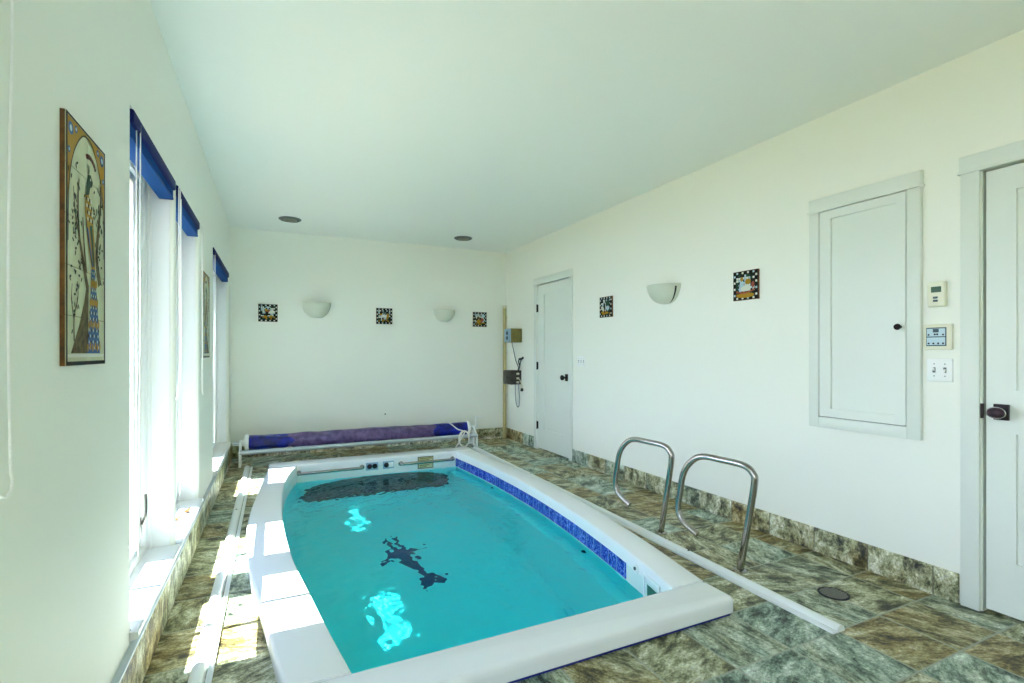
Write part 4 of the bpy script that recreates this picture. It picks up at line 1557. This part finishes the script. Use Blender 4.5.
ob = thing('outlet_box', 'dark brown outlet box with plugged cords, lower of two boxes beside the pipe', 'control box', (R, 6.14, 0.78))
m_ = MB()
m_.rbox(R - 0.155, R + 0.001, 6.015, 6.262, 0.782, 0.970, 0.006)
m_.build('case', M['brown'], ob, angle=40)
m_ = MB()
m_.rbox(R - 0.164, R - 0.154, 6.025, 6.252, 0.792, 0.960, 0.004)
lid = m_.build('lid', M['brown'], ob, angle=40)
m_ = MB()
m_.rbox(R - 0.170, R - 0.163, 6.115, 6.165, 0.860, 0.890, 0.002)
m_.build('latch', M['black'], lid)
m_ = MB()
m_.rbox(R - 0.167, R - 0.163, 6.19, 6.235, 0.802, 0.822, 0.001)
m_.build('maker_plate', M['grey'], lid)
for z in (0.925, 0.865, 0.812):
    m_ = MB()
    m_.rbox(R - 0.075, R - 0.035, 6.009, 6.016, z - 0.013, z + 0.013, 0.003)
    m_.build('socket', M['cream'], ob)

cd = thing('power_cord', 'grey power cord running from the olive timer box down to the brown box', 'cord', (R - 0.05, 6.0, 1.0), group='cords by the corner boxes')
m_ = MB()
m_.tube(smooth_path([(R - 0.12, 6.06, 1.346), (R - 0.105, 6.03, 1.22), (R - 0.085, 6.01, 1.10), (R - 0.055, 6.0, 1.02), (R - 0.060, 5.996, 0.985), (R - 0.060, 6.004, 0.978)]), 0.0065, 8)
m_.build('cable', M['grey'], cd, angle=50)
cd2 = thing('power_cord', 'short black cord with loose forked plugs above the brown box', 'cord', (R - 0.04, 5.99, 0.97), group='cords by the corner boxes')
m_ = MB()
m_.tube(smooth_path([(R - 0.036, 6.024, 0.972), (R - 0.034, 5.994, 1.04), (R - 0.03, 5.985, 1.09), (R - 0.01, 5.97, 1.13)]), 0.007, 8)
m_.tube(smooth_path([(R - 0.045, 5.975, 1.035), (R - 0.068, 5.966, 1.09), (R - 0.055, 5.965, 1.125)]), 0.007, 8)
m_.build('cable', M['black'], cd2, angle=50)
for p_, d_ in (((R - 0.010, 5.97, 1.13), (0.5, -0.3, 0.4)), ((R - 0.055, 5.965, 1.125), (0.9, -0.2, 0.1))):
    m_ = MB()
    m_.lathe([(0.008, 0), (0.014, 0.006), (0.014, 0.03), (0.009, 0.036), (0, 0.036)], (p_[0] - 0.012, p_[1], p_[2] - 0.004), d_, 10)
    m_.build('plug', M['black'], cd2, angle=40)
cd3 = thing('power_cord', 'grey cord hanging in a long loop below the brown box', 'cord', (R - 0.04, 6.0, 0.6), group='cords by the corner boxes')
m_ = MB()
m_.tube(smooth_path([(R - 0.085, 6.03, 0.783), (R - 0.088, 6.02, 0.68), (R - 0.085, 6.01, 0.56), (R - 0.068, 6.0, 0.49), (R - 0.048, 5.995, 0.50), (R - 0.040, 5.998, 0.58), (R - 0.045, 6.0, 0.70), (R - 0.05, 6.005, 0.80), (R - 0.05, 6.004, 0.812)]), 0.0065, 8)
m_.build('cable', M['grey_cord'], cd3, angle=50)
m_ = MB()
m_.tube(smooth_path([(R - 0.05, 6.004, 0.865), (R - 0.03, 5.985, 0.83), (R - 0.01, 5.975, 0.76), (R - 0.014, 5.97, 0.72)]), 0.006, 8)
cd4 = thing('power_cord', 'short pale cord with a black plug dangling beside the brown box', 'cord', (R - 0.03, 5.985, 0.72), group='cords by the corner boxes')
m_.build('cable', M['cream'], cd4, angle=50)
m_ = MB()
m_.lathe([(0.010, 0), (0.020, 0.008), (0.021, 0.034), (0.012, 0.042), (0, 0.042)], (R - 0.014, 5.97, 0.735), (-0.2, -0.2, -1), 12)
m_.build('plug', M['black'], cd4, angle=40)

# ------------------------------------------------------------------ small bits
m_ = MB()
m_.lathe([(0.004, 0), (0.004, 0.012), (0.009, 0.013), (0.008, 0.018), (0, 0.020)], (1.279, B, 0.42), (0, -1, 0), 12)
tag(m_.build('wall_screw', M['dark_metal']), 'small dark screw head in the end wall above the rolled cover', 'screw')
random.seed(9)
for i, (x, y, a, lab) in enumerate(((L - 0.06, 3.46, 0.3, 'curled brown dry leaf on the white sill past the thin pier, nearer the glass'),
                                    (L - 0.025, 3.60, 1.1, 'curled brown dry leaf on the white sill past the thin pier, nearer the room'))):
    m_ = MB()
    rows_ = []
    for k in range(9):
        s = k / 8
        w = 0.018 * math.sin(math.pi * min(1, s * 0.95 + 0.03)) ** 0.8
        c0 = (x + 0.06 * (s - 0.5) * math.cos(a), y + 0.06 * (s - 0.5) * math.sin(a))
        z = WZ0 + 0.003 + 0.012 * (2 * s - 1) ** 2
        rows_.append([(c0[0] - w * math.sin(a) * q, c0[1] + w * math.cos(a) * q, z + 0.010 * q * q) for q in (-1, -0.5, 0, 0.5, 1)])
    m_.grid(rows_)
    tag(m_.build('dry_leaf', M['leaf'], loc=(x, y, WZ0)), lab, 'leaf', group='dry leaves on the sill')

for o in bpy.data.objects:
    if '_base' in o:
        del o['_base']
